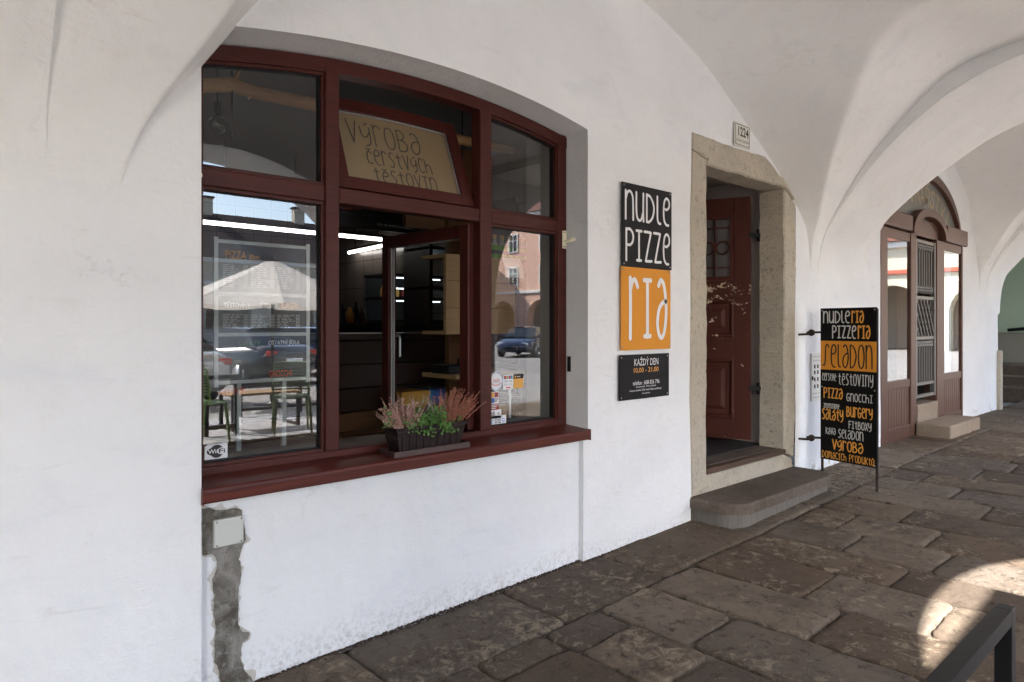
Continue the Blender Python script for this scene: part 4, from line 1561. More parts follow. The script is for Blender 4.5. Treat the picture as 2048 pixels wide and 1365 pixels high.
# ================================================================ junction box and cement strip under the sill
c6 = lambda x, y: W(x/2.9257, 900 + y/2.9257, PY-.004)
out = [(1184, 345), (1215, 336), (1260, 352), (1330, 350), (1375, 336), (1415, 352), (1424, 420), (1440, 520), (1412, 575), (1398, 640), (1411, 700), (1412, 750), (1394, 805), (1391, 960), (1388, 1008), (1410, 1058), (1460, 1068), (1452, 1105), (1416, 1130), (1405, 1210), (1428, 1285), (1470, 1335), (1500, 1420), (1490, 1560),
       (1300, 1560), (1286, 1365), (1279, 1290), (1256, 1240), (1254, 1130), (1262, 1050), (1250, 950), (1251, 850), (1240, 760), (1264, 700), (1271, 650), (1242, 613), (1184, 616)]
poly = [c6(*p) for p in out]
fine = []
for i in range(len(poly)):
    a, c = poly[i], poly[(i+1) % len(poly)]
    L = math.hypot(c[0]-a[0], c[1]-a[1])
    k = max(1, int(L/.008))
    for j in range(k):
        x, z = lerp(a[0], c[0], j/k), lerp(a[1], c[1], j/k)
        fine.append((max(NX0+.0005, x + .004*noise.noise(Vector((x*60, z*60, 0))) + .003*noise.noise(Vector((x*150, z*150, 3)))), z + .004*noise.noise(Vector((x*60, z*60, 9)))))
# pale smear of old lime round the patch
def grow(poly, seed, base, amp):
    out_ = []
    n_ = len(poly)
    for i in range(n_):
        a_, b_, c_ = Vector(poly[i-3]), Vector(poly[i]), Vector(poly[(i+3) % n_])
        d_ = (c_-a_).normalized()
        nn = Vector((-d_.y, d_.x))
        k_ = base + amp*max(0, noise.noise(Vector((b_.x*28, b_.y*28, seed))) + .1) + .003*noise.noise(Vector((b_.x*170, b_.y*170, seed)))
        q_ = b_ + nn*k_
        if not inside((b_.x + nn.x*.002, b_.y + nn.y*.002), poly):
            out_.append((max(NX0+.0004, q_.x), q_.y))
        else:
            q_ = b_ - nn*k_
            out_.append((max(NX0+.0004, q_.x), q_.y))
    return out_
smear = grow(fine, 5, .002, .030)
sv_, _, sf_, *_ = delaunay_2d_cdt([Vector(p) for p in smear], [(i, (i+1) % len(smear)) for i in range(len(smear))], [], 2, 1e-6)
st_ = [tuple(q) for q in sf_]
sm_ = MB()
sm_.add([(p.x, PY - .0035 + .6*uneven(p.x+7, p.y), p.y) for p in sv_], [q for q in st_ if inside(sum((sv_[i] for i in q), Vector((0, 0)))/len(q), smear)], False)
M['smear'] = stone('lime smear', (.52, .48, .42), (.62, .60, .57), (.40, .36, .30), 2, .7)
sm_.build('lime_smear', M['smear'], house)
m = MB()
pts = [Vector(p) for p in fine]
v_, e_, f_, *_ = delaunay_2d_cdt(pts + [Vector((x, z)) for x in seq(NX0+.01, 1.02, 14) for z in seq(-.1, .7, 50) if inside((x, z), fine)], [(i, (i+1) % len(fine)) for i in range(len(fine))], [], 0, 1e-6)
tri = [tuple(q) for q in f_ if inside(sum((v_[i] for i in q), Vector((0, 0)))/3, fine)]
m.add([(p.x, PY - .0075 + .6*uneven(p.x+7, p.y) + .003*noise.noise(Vector((p.x*20, p.y*20, 2))), p.y) for p in v_], tri, True)
m.build('cement_patch', M['cement'], house)
t = thing('junction_box', 'grey square junction box cover with four screws under the sill', 'box', (.935, PY, .56))
q = [W(428, 1042, PY-.02), W(487, 1085, PY-.02)]
jx0, jx1, jz0, jz1 = q[0][0], q[1][0], q[1][1], q[0][1]
m = MB()
m.bbox(jx0, jx1, PY-.024, PY+.002, jz0, jz1, .004)
m.build('cover', M['grey_plastic'], t)
screws(t, [(x, PY-.024, z) for x in (jx0+.009, jx1-.009) for z in (jz0+.008, jz1-.008)], .004)

# ================================================================ flower trough on the sill
M['trough'] = simple('dark brown planter plastic', (.020, .012, .013), .5, 0, .15, 10, spec=.2)
M['tray'] = simple('brown planter tray plastic', (.055, .027, .026), .45, 0, .15, 10)
M['soil'] = simple('dark potting soil', (.02, .014, .010), .95, 0, .4, 60, .5)
FX0, FX1 = 1.672, 2.068
t = thing('flower_trough', 'dark brown ribbed plastic flower trough standing in its tray on the sill', 'planter', (1.87, .065, .79))
m = MB()
tz = .7895
m.prism([(1.655, -.004), (2.085, -.004), (2.085, .130), (1.655, .130)], tz, tz+.006, 'z')
for a in ((1.655, 2.085, -.004, .002), (1.655, 2.085, .124, .130), (1.655, 1.661, .0022, .1238), (2.079, 2.085, .0022, .1238)):
    m.box(a[0], a[1], a[2], a[3], tz+.006, tz+.026)
m.build('tray', M['tray'], t)
m = MB()
b0, b1 = tz+.0065, .918
def ringv(ins, z):
    return [(FX0+ins, .004+ins*.6, z), (FX1-ins, .004+ins*.6, z), (FX1-ins, .122-ins*.6, z), (FX0+ins, .122-ins*.6, z)]
rr = [ringv(.026, b0), ringv(.006, b1-.018), ringv(-.003, b1-.016), ringv(-.004, b1), ringv(.006, b1), ringv(.010, b1-.03)]
vs = [p for r_ in rr for p in r_]
m.add(vs, [(r_*4+i, r_*4+(i+1) % 4, (r_+1)*4+(i+1) % 4, (r_+1)*4+i) for r_ in range(5) for i in range(4)] + [(3, 2, 1, 0)])
m.build('trough_body', M['trough'], t)
for k in range(9):
    x = FX0 + .045 + k*(FX1-FX0-.09)/8
    m = MB()
    za, zb = b0+.006, b1-.032
    xa = lambda z: x + (x-(FX0+FX1)/2)*.05*((z-b0)/(b1-b0))
    yf_ = lambda z: lerp(.004+.026*.6, .004+.006*.6, (z-b0)/(b1-.018-b0))
    vs = []
    for z, dy in ((za, 0), (za+.01, -.005), (zb-.006, -.005), (zb, 0)):
        for s in (-.012, -.008, .008, .012):
            vs.append((xa(z)+s, yf_(z) + .001 + (dy if abs(s) < .01 else .002), z))
    m.add(vs, [(r_*4+i, r_*4+i+1, (r_+1)*4+i+1, (r_+1)*4+i) for r_ in range(3) for i in range(3)])
    m.build('rib', M['trough'], t)
MB().box(FX0+.009, FX1-.009, .012, .114, b1-.05, b1-.024).build('soil', M['soil'], t)

def leafmat(name, c0, c1, rough=.6):
    tt = NT(name)
    tt.color(tt.mix(tt.ramp(tt.noise(45, 3), [(.35, 0), (.65, 1)]), c0, c1)).rough(rough)
    return tt.m
M['heather_dry'] = leafmat('faded pink heather buds', (.42, .23, .20), (.58, .39, .33))
M['heather_red'] = leafmat('rose heather buds', (.36, .095, .075), (.46, .20, .13))
M['heather_stem'] = leafmat('heather stems', (.17, .085, .04), (.23, .14, .06))
M['leaf'] = leafmat('small green leaves', (.055, .15, .026), (.12, .25, .05))
M['leaf_stem'] = leafmat('wiry stems', (.05, .03, .02), (.08, .05, .03))
M['twig_white'] = leafmat('silvery twigs', (.45, .38, .36), (.55, .48, .44))
OCT = [(1, 0, 0), (-1, 0, 0), (0, 1, 0), (0, -1, 0), (0, 0, 1.4), (0, 0, -1.4)]
OCF = [(0, 2, 4), (2, 1, 4), (1, 3, 4), (3, 0, 4), (2, 0, 5), (1, 2, 5), (3, 1, 5), (0, 3, 5)]
def heather(label, x0, x1, lean, h, mat, seed, n=85):
    rg = random.Random(seed)
    cx = (x0+x1)/2
    t = thing('heather_plant', label, 'plant', (cx, .06, b1-.03), group='plants in the flower trough')
    st_, bd_ = MB(), MB()
    for i in range(n):
        bx, by = rg.uniform(x0+.02, x1-.02), rg.uniform(.02, .105)
        sx = (bx-cx)*1.1 + lean*rg.uniform(.4, 1.2) + rg.gauss(0, .012)
        sy = (by-.063)*.9 + rg.gauss(0, .012) - .008
        hh = h*rg.uniform(.55, 1.08)*(1-.5*abs(bx-cx)/(x1-x0))
        pts = []
        for k in range(6):
            s = k/5
            pts.append(Vector((bx + sx*s**1.4, by + sy*s**1.3, b1-.03 + hh*s)))
        st_.tube(pts, [.0014, .0013, .0012, .001, .0008, .0005], 3, False)
        m_ = int(40*rg.uniform(.7, 1.2))
        for k in range(m_):
            s = rg.uniform(.30, 1.0)
            j = min(4, int(s*5))
            p = pts[j].lerp(pts[j+1], s*5-j)
            a = rg.uniform(0, 2*PI)
            o = Vector((math.cos(a), math.sin(a), rg.uniform(-.2, .6)))*rg.uniform(.0015, .0055)*(1.15-s*.5)
            r_ = rg.uniform(.0020, .0036)*(1.15-.45*s)
            bd_.add([p+o+Vector(q)*r_ for q in OCT], OCF)
    st_.build('stem', M['heather_stem'], t, kind='stuff')
    bd_.build('flower', M[mat], t, kind='stuff')
heather('pale faded pink heather at the left end of the flower trough', 1.675, 1.80, -.035, .165, 'heather_dry', 3, 125)
heather('rose red heather at the right end of the flower trough', 1.93, 2.075, .055, .185, 'heather_red', 5, 125)
rg = random.Random(11)
t = thing('creeping_plant', 'small-leaved green creeping plant between the two heathers in the trough', 'plant', (1.87, .06, b1-.03), group='plants in the flower trough')
lf, stm, tw = MB(), MB(), MB()
def round_leaf(p, r_, nrm):
    a = nrm.orthogonal().normalized()
    c = nrm.cross(a)
    vs = [p] + [p + (a*math.cos(k*PI/3) + c*math.sin(k*PI/3))*r_ + nrm*r_*.15 for k in range(6)]
    lf.add(vs, [(0, 1+k, 1+(k+1) % 6) for k in range(6)])
for i in range(190):
    bx, by = rg.uniform(1.77, 1.985), rg.uniform(.005, .11)
    d = Vector((rg.gauss(0, .05), rg.gauss(-.02, .03), rg.uniform(.03, .115)*(1.15 - 1.2*abs(bx-1.87)/.2 + .25)))
    if i % 9 == 0:
        d = Vector((rg.uniform(-.03, .06), -.03, rg.uniform(.0, .03)))
    p0 = Vector((bx, by, b1-.025))
    pts = [p0 + d*s + Vector((0, 0, -.025*s*s)) for s in (0, .25, .5, .75, 1)]
    stm.tube(pts, .0008, 3, False)
    for k in range(rg.randint(8, 13)):
        s = rg.uniform(.2, 1)
        p = p0 + d*s + Vector((rg.gauss(0, .007), rg.gauss(0, .006), -.025*s*s + rg.gauss(0, .005)))
        round_leaf(p, rg.uniform(.0038, .0066), Vector((rg.gauss(0, .6), rg.gauss(-.7, .4), rg.gauss(.7, .4))).normalized())
# a loose sprig trailing out to the left, a blade of grass, dry white twigs
pts = [Vector(q) for q in ((1.70, .05, .93), (1.675, .03, .955), (1.655, .02, .945), (1.64, .015, .965), (1.632, .01, 1.0))]
stm.tube(pts, .0008, 3, False)
for k in range(26):
    j = rg.randint(1, 3)
    p = pts[j].lerp(pts[j+1], rg.random()) + Vector((rg.gauss(0, .010), rg.gauss(0, .006), rg.gauss(-.004, .012)))
    round_leaf(p, rg.uniform(.004, .0062), Vector((rg.gauss(0, .5), -1, rg.gauss(.5, .4))).normalized())
lf.build('leaf', M['leaf'], t, kind='stuff')
stm.build('stem', M['leaf_stem'], t, kind='stuff')
gb2 = MB()
gb2.tube([(1.90, .05, .93), (1.895, .05, 1.02), (1.885, .045, 1.07), (1.872, .04, 1.105)], [.0022, .002, .0016, .0004], 4, False)
gb2.build('grass_blade', M['leaf'], t)
for i in range(26):
    p = Vector((rg.uniform(1.80, 1.94), rg.uniform(.02, .10), .955))
    q = [p]
    d = Vector((rg.gauss(0, .012), rg.gauss(-.004, .01), .022))
    for k in range(4):
        d = d*.75 + Vector((rg.gauss(0, .011), rg.gauss(0, .008), rg.gauss(.003, .005)))
        q.append(q[-1] + d)
    tw.tube(q, .0009, 3, False)
tw.build('twig', M['twig_white'], t, kind='stuff')

# ================================================================ stickers on the panes
GY = FY + .0335
def stk(name, label, px0, py0, px1, py1, mat, rounded=0.0):
    a, c = W(720 + px0/4.267, 660 + py0/4.267, GY), W(720 + px1/4.267, 660 + py1/4.267, GY)
    x0, x1, z0, z1 = a[0], c[0], min(a[1], c[1]), max(a[1], c[1])
    t = thing(name, label, 'sticker', ((x0+x1)/2, GY, z0), group='stickers on the shop window')
    if rounded:
        m = MB().prism([((x0+x1)/2 + (x1-x0)/2*math.cos(2*PI*k/40), (z0+z1)/2 + (z1-z0)/2*math.sin(2*PI*k/40)) for k in range(40)], GY-.0006, GY, 'y')
    else:
        m = MB().box(x0, x1, GY-.0006, GY, z0, z1)
    m.build('sheet', M[mat], t)
    return t, (lambda u, v_: (lerp(x0, x1, u), lerp(z1, z0, v_)))
def print_box(t, f, u0, u1, v0, v1, mat, name='print', l=.0010):
    a, c = f(u0, v1), f(u1, v0)
    MB().box(a[0], c[0], GY-l-.0003, GY-l, a[1], c[1]).build(name, M[mat], t)
def print_text(t, f, s, u0, u1, v0, v1, mat, l=.0014):
    a, c = f(u0, v1), f(u1, v0)
    m = MB()
    font_text(m, s, a[0], c[0], a[1], c[1], lambda x, z, q: (x, GY-l, z))
    m.build('lettering', M[mat], t)
M['sticker_white'] = simple('white sticker', (.74, .75, .77), .4)
M['ink_red'] = simple('red ink', (.55, .03, .02), .45)
M['ink_blue'] = simple('blue ink', (.03, .12, .42), .45)
M['ink_navy'] = simple('navy ink', (.02, .03, .10), .45)
M['ink_cyan'] = simple('cyan ink', (.03, .30, .55), .45)
M['ink_maroon'] = simple('dark red ink', (.25, .025, .02), .45)
M['ink_yellow'] = simple('amber ink', (.70, .36, .06), .45)
t, f = stk('round_sticker', 'round white sticker with blue rim and red word on the right pane', 1105, 362, 1219, 518, 'sticker_white', 1)
a, c = f(0, 1), f(1, 0)
ring = MB()
for k in range(40):
    t0, t1 = 2*PI*k/40, 2*PI*(k+1)/40
    q = [((a[0]+c[0])/2 + (c[0]-a[0])/2*rr_*math.cos(tt), (a[1]+c[1])/2 + (c[1]-a[1])/2*rr_*math.sin(tt)) for rr_, tt in ((.88, t0), (.94, t0), (.94, t1), (.88, t1))]
    ring.add([(p[0], GY-.0011, p[1]) for p in q], [(0, 1, 2, 3)])
ring.build('rim_print', M['ink_blue'], t)
print_text(t, f, 'naše', .25, .76, .34, .52, 'ink_red')
print_text(t, f, 'stravenky', .26, .75, .535, .59, 'ink_blue')
m = MB()
ribbon(m, smooth_line([f(.15, .60), f(.33, .68), f(.5, .70), f(.67, .68), f(.86, .60)]), .004, lambda x, z, l: (x, GY-.0014, z), 0)
m.build('smile_print', M['ink_red'], t)
t, f = stk('card_sticker', 'white payment card sticker between the round and the amber stickers', 1220, 387, 1307, 505, 'sticker_white')
for u0, u1, mt_ in ((.08, .47, 'ink_navy'), (.53, .92, 'ink_navy')):
    print_box(t, f, u0, u1, .06, .28, mt_)
for u, mt_ in ((.21, 'ink_red'), (.34, 'ink_yellow'), (.66, 'ink_red'), (.79, 'ink_cyan')):
    print_box(t, f, u-.08, u+.08, .10, .24, mt_, l=.0016)
print_text(t, f, 'VISA', .10, .45, .38, .50, 'ink_navy')
print_text(t, f, 'VISA', .56, .90, .38, .50, 'ink_navy')
for u in (.27, .73):
    print_box(t, f, u-.16, u+.16, .60, .72, 'letter_grey')
print_box(t, f, .28, .72, .84, .92, 'ink_red')
t, f = stk('amber_sticker', 'amber sticker with black top band right of the card sticker', 1310, 380, 1393, 494, 'ink_yellow')
print_box(t, f, 0, 1, 0, .32, 'sign_black')
print_box(t, f, .10, .24, .12, .24, 'ink_yellow', l=.0016)
print_box(t, f, .32, .68, .15, .21, 'sticker_white', l=.0016)
t, f = stk('benefit_sticker', 'white sticker with four coloured squares and letters above a dark red strip', 1107, 532, 1182, 680, 'sticker_white')
for u0, v0, mt_ in ((.06, .04, 'ink_yellow'), (.53, .04, 'ink_maroon'), (.06, .34, 'ink_blue')):
    print_box(t, f, u0, u0+.42, v0, v0+.27, mt_)
print_text(t, f, 'BP', .50, .95, .36, .58, 'letter_black')
print_box(t, f, 0, 1, .66, 1, 'ink_maroon')
for k in range(3):
    print_box(t, f, .08, .9-.12*k, .71+.09*k, .745+.09*k, 'sticker_white', l=.0016)
t, f = stk('contactless_sticker', 'white contactless payment sticker, second from the bottom of the right pane', 1107, 688, 1205, 752, 'sticker_white')
for k in range(4):
    m = MB()
    ribbon(m, smooth_line([f(.14+.06*k, .34-.07*k), f(.20+.07*k, .5), f(.14+.06*k, .66+.07*k)]), .003, lambda x, z, l: (x, GY-.0014, z), 0)
    m.build('wave_print', M['letter_black'], t)
    if k < 3:
        m = MB()
        ribbon(m, smooth_line([f(.68+.05*k, .40-.06*k), f(.72+.05*k, .42), f(.68+.05*k, .46+.05*k)]), .002, lambda x, z, l: (x, GY-.0014, z), 0)
        m.build('wave_print', M['letter_black'], t)
print_box(t, f, .58, .92, .62, .68, 'letter_grey')
t, f = stk('payment_sticker', 'lowest wide white sticker with small blue icons on the right pane', 1105, 741, 1246, 812, 'sticker_white')
for u0, u1, mt_ in ((.10, .20, 'ink_cyan'), (.30, .46, 'ink_navy'), (.52, .68, 'letter_black'), (.75, .92, 'ink_blue')):
    print_box(t, f, u0, u1, .32, .56, mt_)
    print_box(t, f, u0+.02, u1-.02, .38, .50, 'sticker_white', l=.0016)
    print_box(t, f, u0, u1, .64, .72, mt_)
# Wi-Fi sticker at the lower left
a, c = W(409, 903, GY), W(455, 929, GY)
a = (max(a[0], .902), a[1])
t = thing('wifi_sticker', 'white wireless network sticker with black logo in the lower left pane corner', 'sticker', ((a[0]+c[0])/2, GY, .85))
x0, x1, z0, z1 = a[0], c[0], .852, .912
MB().prism([(x0, z0), (x1, z0), (x1, z1), (x0+.012, z1), (x0, z1-.008)], GY-.0006, GY, 'y').build('sheet', M['sticker_white'], t)
m = MB()
cx_, cz_ = (x0+x1)/2 + .004, (z0+z1)/2
for k, (rx, rz_, ox) in enumerate(((.034, .017, -.006), (.026, .026, -.002))):
    m.prism([(cx_+ox + rx*math.cos(2*PI*i/28), cz_ + rz_*math.sin(2*PI*i/28)) for i in range(28)], GY-.0010-.0002*k, GY-.0007, 'y')
m.build('logo', M['letter_black'], t)
m = MB()
m.prism([(cx_+.017 + .019*math.cos(2*PI*i/28), cz_ + .013*math.sin(2*PI*i/28)) for i in range(28)], GY-.0018, GY-.0014, 'y')
m.build('logo_field', M['sticker_white'], t)
m = MB()
font_text(m, 'Wi', cx_-.036, cx_-.004, cz_-.008, cz_+.009, lambda x, z, l: (x, GY-.0020, z), bold=.02)
m.build('lettering', M['sticker_white'], t)
m = MB()
font_text(m, 'Fi', cx_+.006, cx_+.030, cz_-.008, cz_+.009, lambda x, z, l: (x, GY-.0022, z), bold=.02)
m.build('lettering', M['letter_black'], t)
# lettering on the tilted pane
M['etched'] = simple('brown pane lettering', (.055, .042, .028), .6)
m = MB()
tp = lambda u, v_, l: tuple(mt @ Vector((u, .006-l, v_)))
for s, u0, u1, z0, z1 in (('výroba', 1.60, 2.02, .27, .40), ('čerstvých', 1.68, 2.06, .165, .255), ('těstovin', 1.70, 2.07, .070, .150)):
    stroke_text(m, s, u0, u1, z0, z1, .0065, tp, .18)
m.build('tilt_sash_lettering', M['etched'], win)
# ================================================================ inside the shop
M['in_wall'] = simple('shop wall paint', (.17, .155, .14), .8, 0, .08, 3)
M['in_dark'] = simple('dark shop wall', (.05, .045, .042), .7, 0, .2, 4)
M['plank_dark'] = wood_paint('dark counter planks', (.030, .014, .009), (.018, .010, .008), (1, 30, 30), .4, .1)
M['plank_warm'] = wood_paint('warm oak planks', (.125, .058, .023), (.075, .035, .015), (1.2, 26, 26), .45, .15)
M['oak'] = wood_paint('pale oak board', (.33, .205, .10), (.25, .15, .075), (1.2, 30, 30), .5, .12)
def tiles():
    t = NT('beige wall tiles')
    br = t.n('ShaderNodeTexBrick')
    br.offset = 0
    br.inputs['Scale'].default_value = 1
    br.inputs['Brick Width'].default_value = .2
    br.inputs['Row Height'].default_value = .3
    br.inputs['Mortar Size'].default_value = .004
    br.inputs['Color1'].default_value = (.15, .125, .11, 1)
    br.inputs['Color2'].default_value = (.13, .11, .095, 1)
    br.inputs['Mortar'].default_value = (.05, .045, .04, 1)
    sw_ = t.n('ShaderNodeCombineXYZ')
    o = t.sep()
    t.l(t.math('ADD', o[0], o[1]), sw_.inputs[0])
    t.l(o[2], sw_.inputs[1])
    t.l(sw_.outputs[0], br.inputs['Vector'])
    t.color(br.outputs[0]).rough(.25)
    return t.m
M['tile'] = tiles()
IF = .22
m = MB()
m.box(2.905, 3.88, .24, .46, IF, 2.86)
m.box(.02, .868, .24, .46, IF, 2.86)
m.box(.8685, 2.9045, .24, .46, IF, .822)
m.box(.8685, 2.9045, .24, .46, 2.60, 2.86)
m.build('inner_window_wall', M['in_wall'], house)
MB().box(-.06, .02, .24, 5.1, IF, 2.86).build('shop_side_wall', M['in_dark'], house)
MB().box(3.88, 3.945, .24, 5.1, IF, 2.86).build('shop_side_wall', M['tile'], house)
MB().box(.0205, 3.8795, 5.0, 5.1, IF, 2.86).build('shop_back_wall', M['tile'], house)
MB().box(-.06, 3.945, .24, 5.1, 2.861, 2.95).build('shop_ceiling', M['in_wall'], house)
MB().box(-.06, 3.945, .24, 5.1, IF-.08, IF-.001).build('shop_floor', M['plank_dark'], house)

M['tube'] = emission('fluorescent tube', (1, .96, .92), 1.2)
M['led'] = emission('cold display strip', (.75, .9, 1), .7)
def tube_light(label, p, q):
    t = thing('tube_light', label, 'lamp', p, group='tube lights in the shop')
    d = (Vector(q)-Vector(p))
    MB().tube([p, q], .016, 10).build('tube', M['tube'], t)
    u = Vector((0, 0, .028))
    MB().bar(Vector(p)+u, Vector(q)+u, .05, .022).build('housing', M['in_dark'], t)
    for s in (.2, .8):
        r_ = Vector(p) + d*s
        MB().bar(r_+Vector((0, 0, .04)), (r_.x, r_.y, 2.86), .006).build('hanger', M['rubber'], t)
tube_light('long white tube light seen through the left pane', (W(396, 443, 3.0)[0], 3.0, 2.195), (W(634, 467, 3.0)[0], 3.0, 2.195))
tube_light('white tube light seen through the open casement', (W(650, 467, 3.0)[0], 3.0, 2.195), (W(776, 482, 3.0)[0], 3.0, 2.195))
tube_light('short white tube light running along the tiled side wall', (3.72, 3.40, 2.2), (3.80, 4.3, 2.2))

# service counter of planks
t = thing('service_counter', 'dark plank-fronted service counter behind the open casement', 'counter', (2.4, 1.3, IF))
for k in range(7):
    z0 = IF + k*.152
    MB().bbox(1.15, 3.2, 1.30, 1.335, z0+.002, z0+.150, .004).build('plank', M['plank_dark' if k != 3 else 'plank_warm'], t)
MB().bbox(1.12, 3.22, 1.25, 1.95, IF+1.07, IF+1.11, .005).build('counter_top', M['plank_dark'], t)
MB().box(1.16, 3.19, 1.336, 1.90, IF, IF+1.065).build('carcass', M['in_dark'], t)
t = thing('window_bench', 'low warm wooden bench of planks inside under the window', 'bench', (1.9, .7, IF))
for k in range(4):
    MB().bbox(1.10, 2.30, .50+k*.125, .62+k*.125, .735, .765, .004).build('plank', M['plank_warm'], t)
for x in (1.14, 2.26):
    MB().bbox(x-.03, x+.03, .52, .97, IF, .734, .004).build('leg', M['plank_dark'], t)

# hanging black menu sheets with small print (the print is too small to read)
M['menu_black'] = simple('black menu sheet', (.008, .008, .009), .35)
M['print_white'] = simple('white menu print', (.42, .42, .42), .5)
M['print_red'] = simple('red menu print', (.40, .05, .03), .5)
def menu_print(parent, x0, x1, z0, z1, y, rows, cols, mat, seed, h=.45):
    rg = random.Random(seed)
    m = MB()
    cw_ = (x1-x0)/cols
    for c in range(cols):
        for r_ in range(rows):
            z = lerp(z1, z0, (r_+.5)/rows)
            hh = (z1-z0)/rows*h/2
            x = x0 + c*cw_
            e = x + cw_*rg.uniform(.35, .72)
            while x < e:
                wl = rg.uniform(.012, .035)
                m.add([(x, y, z-hh), (min(e, x+wl), y, z-hh), (min(e, x+wl), y, z+hh), (x, y, z+hh)], [(0, 1, 2, 3)])
                x += wl + .006
            xp = x0 + (c+.9)*cw_
            m.add([(xp-.02, y, z-hh), (xp, y, z-hh), (xp, y, z+hh), (xp-.02, y, z+hh)], [(0, 1, 2, 3)])
    m.build('small_print', M[mat], parent, kind='stuff')
t = thing('hanging_menu', 'black hanging menu panel behind the top of the open casement', 'menu', (2.7, 1.5, 1.95))
hx0, hx1 = W(668, 430, 1.5)[0], W(846, 430, 1.5)[0]
hz0, hz1 = W(760, 461, 1.5)[1], W(700, 385, 1.5)[1]
MB().bbox(hx0, hx1, 1.5, 1.52, hz0, hz1, .002).build('sheet', M['menu_black'], t)
for x in (hx0+.06, hx1-.06):
    MB().tube([(x, 1.51, hz1), (x, 1.51, 2.86)], .002, 4).build('cord', M['rubber'], t)
menu_print(t, hx0+.05, hx1-.05, hz0+.09, hz1-.14, 1.498, 6, 3, 'print_white', 4)
m = MB()
font_text(m, 'BURGERY', hx0+.60, hx0+.80, hz1-.115, hz1-.075, lambda x, z, l: (x, 1.498, z))
font_text(m, 'DEZERTY', hx0+.02, hx0+.20, hz1-.115, hz1-.075, lambda x, z, l: (x, 1.498, z))
m.build('heading', M['print_red'], t)
m = MB()
font_text(m, 'více na www.nudleria.cz', hx0+.32, hx0+.62, hz0+.03, hz0+.055, lambda x, z, l: (x, 1.498, z))
m.build('heading', M['print_white'], t)

# poster menu standing behind the left pane
t = thing('poster_menu', 'tall dark poster menu in a pale frame behind the left pane', 'menu', (1.35, .5, .9))
py = .52
fx0, fx1 = W(436, 600, py)[0], W(612, 600, py)[0]
fz0, fz1 = W(520, 762, py)[1], W(520, 489, py)[1]
M['acrylic'] = simple('pale acrylic frame', (.34, .36, .35), .25)
MB().box(fx0, fx1, py, py+.006, fz0, fz1).build('sheet', M['menu_black'], t)
zs3 = [fz1, lerp(fz1, fz0, .37), lerp(fz1, fz0, .66), fz0]
for a, c in ((fx0-.018, fx0), (fx1, fx1+.018)):
    MB().box(a, c, py-.004, py+.008, fz0-.018, fz1+.018).build('frame_bar', M['acrylic'], t)
for z in zs3:
    MB().box(fx0+.0005, fx1-.0005, py-.003, py-.0005, z-.008, z+.008).build('frame_bar', M['acrylic'], t)
for x in (fx0+.1, fx1-.1):
    MB().bar((x, py+.03, IF), (x, py+.03, fz1), .02).build('stand_leg', M['acrylic'], t)
pl_ = lambda x, z, l: (x, py-.0015, z)
w_ = fx1-fx0
for s, u0, u1, z, hh, mt_ in (('PIZZA', .08, .30, zs3[0]-.075, .036, 'letter_orange'), ('30cm', .33, .45, zs3[0]-.072, .022, 'letter_orange'), ('TĚSTOVINY', .06, .34, zs3[1]-.062, .030, 'letter_white'), ('TĚSTOVINY', .44, .66, zs3[1]-.062, .030, 'letter_white'), ('BURGERY', .70, .92, zs3[1]-.062, .026, 'letter_orange'),
                            ('SALÁTY', .22, .46, zs3[2]-.055, .030, 'leaf'), ('OSTATNÍ JÍDLA', .55, .92, zs3[2]-.055, .030, 'letter_white'), ('GNOCCHI', .56, .82, zs3[2]-.20, .030, 'ink_red'), ('DESERTY', .04, .30, zs3[2]-.27, .028, 'ink_red')):
    m = MB()
    font_text(m, s, fx0+u0*w_, fx0+u1*w_, z, z+hh, pl_)
    m.build('heading', M[mt_], t)
menu_print(t, fx0+.02, fx1-.02, zs3[1]+.03, zs3[0]-.10, py-.0015, 12, 3, 'print_white', 1, .35)
menu_print(t, fx0+.02, fx1-.02, zs3[2]+.03, zs3[1]-.09, py-.0015, 9, 3, 'print_white', 2, .35)
menu_print(t, fx0+.02, fx0+.95*w_/2, zs3[3]+.14, zs3[2]-.08, py-.0015, 6, 1, 'print_white', 3, .35)

# branch hung under the ceiling and a globe bulb
t = thing('hanging_branch', 'bare peeled tree branch hanging inside the top of the window', 'branch', (1.7, .75, 2.3))
by = .8
q0, q1, q2 = W(385, 172, by), W(505, 184, by), W(640, 213, by)
q3 = W(925, 281, by), W(985, 290, by)
M['bark'] = wood_paint('peeled branch', (.55, .31, .15), (.40, .21, .10), (3, 30, 30), .7, .3)
pts = [(q0[0], by, q0[1]), (q1[0]-.1, by+.01, q1[1]+.015), (q1[0], by, q1[1]), (q2[0], by-.01, q2[1]), (q3[0][0], by, q3[0][1]), (q3[1][0]+.2, by+.02, q3[1][1])]
MB().tube(pts, [.035, .036, .033, .034, .032, .026], 10).build('stem', M['bark'], t)
for p, d in ((pts[1], (.03, -.03, .07)), (pts[2], (-.03, -.02, -.05)), (pts[3], (.05, -.03, .06))):
    MB().tube([p, (p[0]+d[0], p[1]+d[1], p[2]+d[2])], [.014, .005], 6).build('twig_stub', M['bark'], t)
for x in (pts[1][0], pts[4][0]):
    MB().tube([(x, by, 2.30), (x, by, 2.86)], .004, 5).build('cord', M['rubber'], t)
t = thing('pendant_bulb', 'clear globe bulb hanging on a cable behind the upper left pane', 'lamp', (1.3, .9, 2.1))
bx_, bz_ = W(435, 250, .9)
MB().lathe([(.002, -.045), (.022, -.040), (.038, -.022), (.045, 0), (.038, .022), (.022, .040), (.014, .052)], (bx_, .9, bz_), 18).build('bulb', M['glass_in'], t)
MB().lathe([(.015, .050), (.018, .055), (.018, .11), (.005, .115)], (bx_, .9, bz_), 12).build('socket', M['rubber'], t)
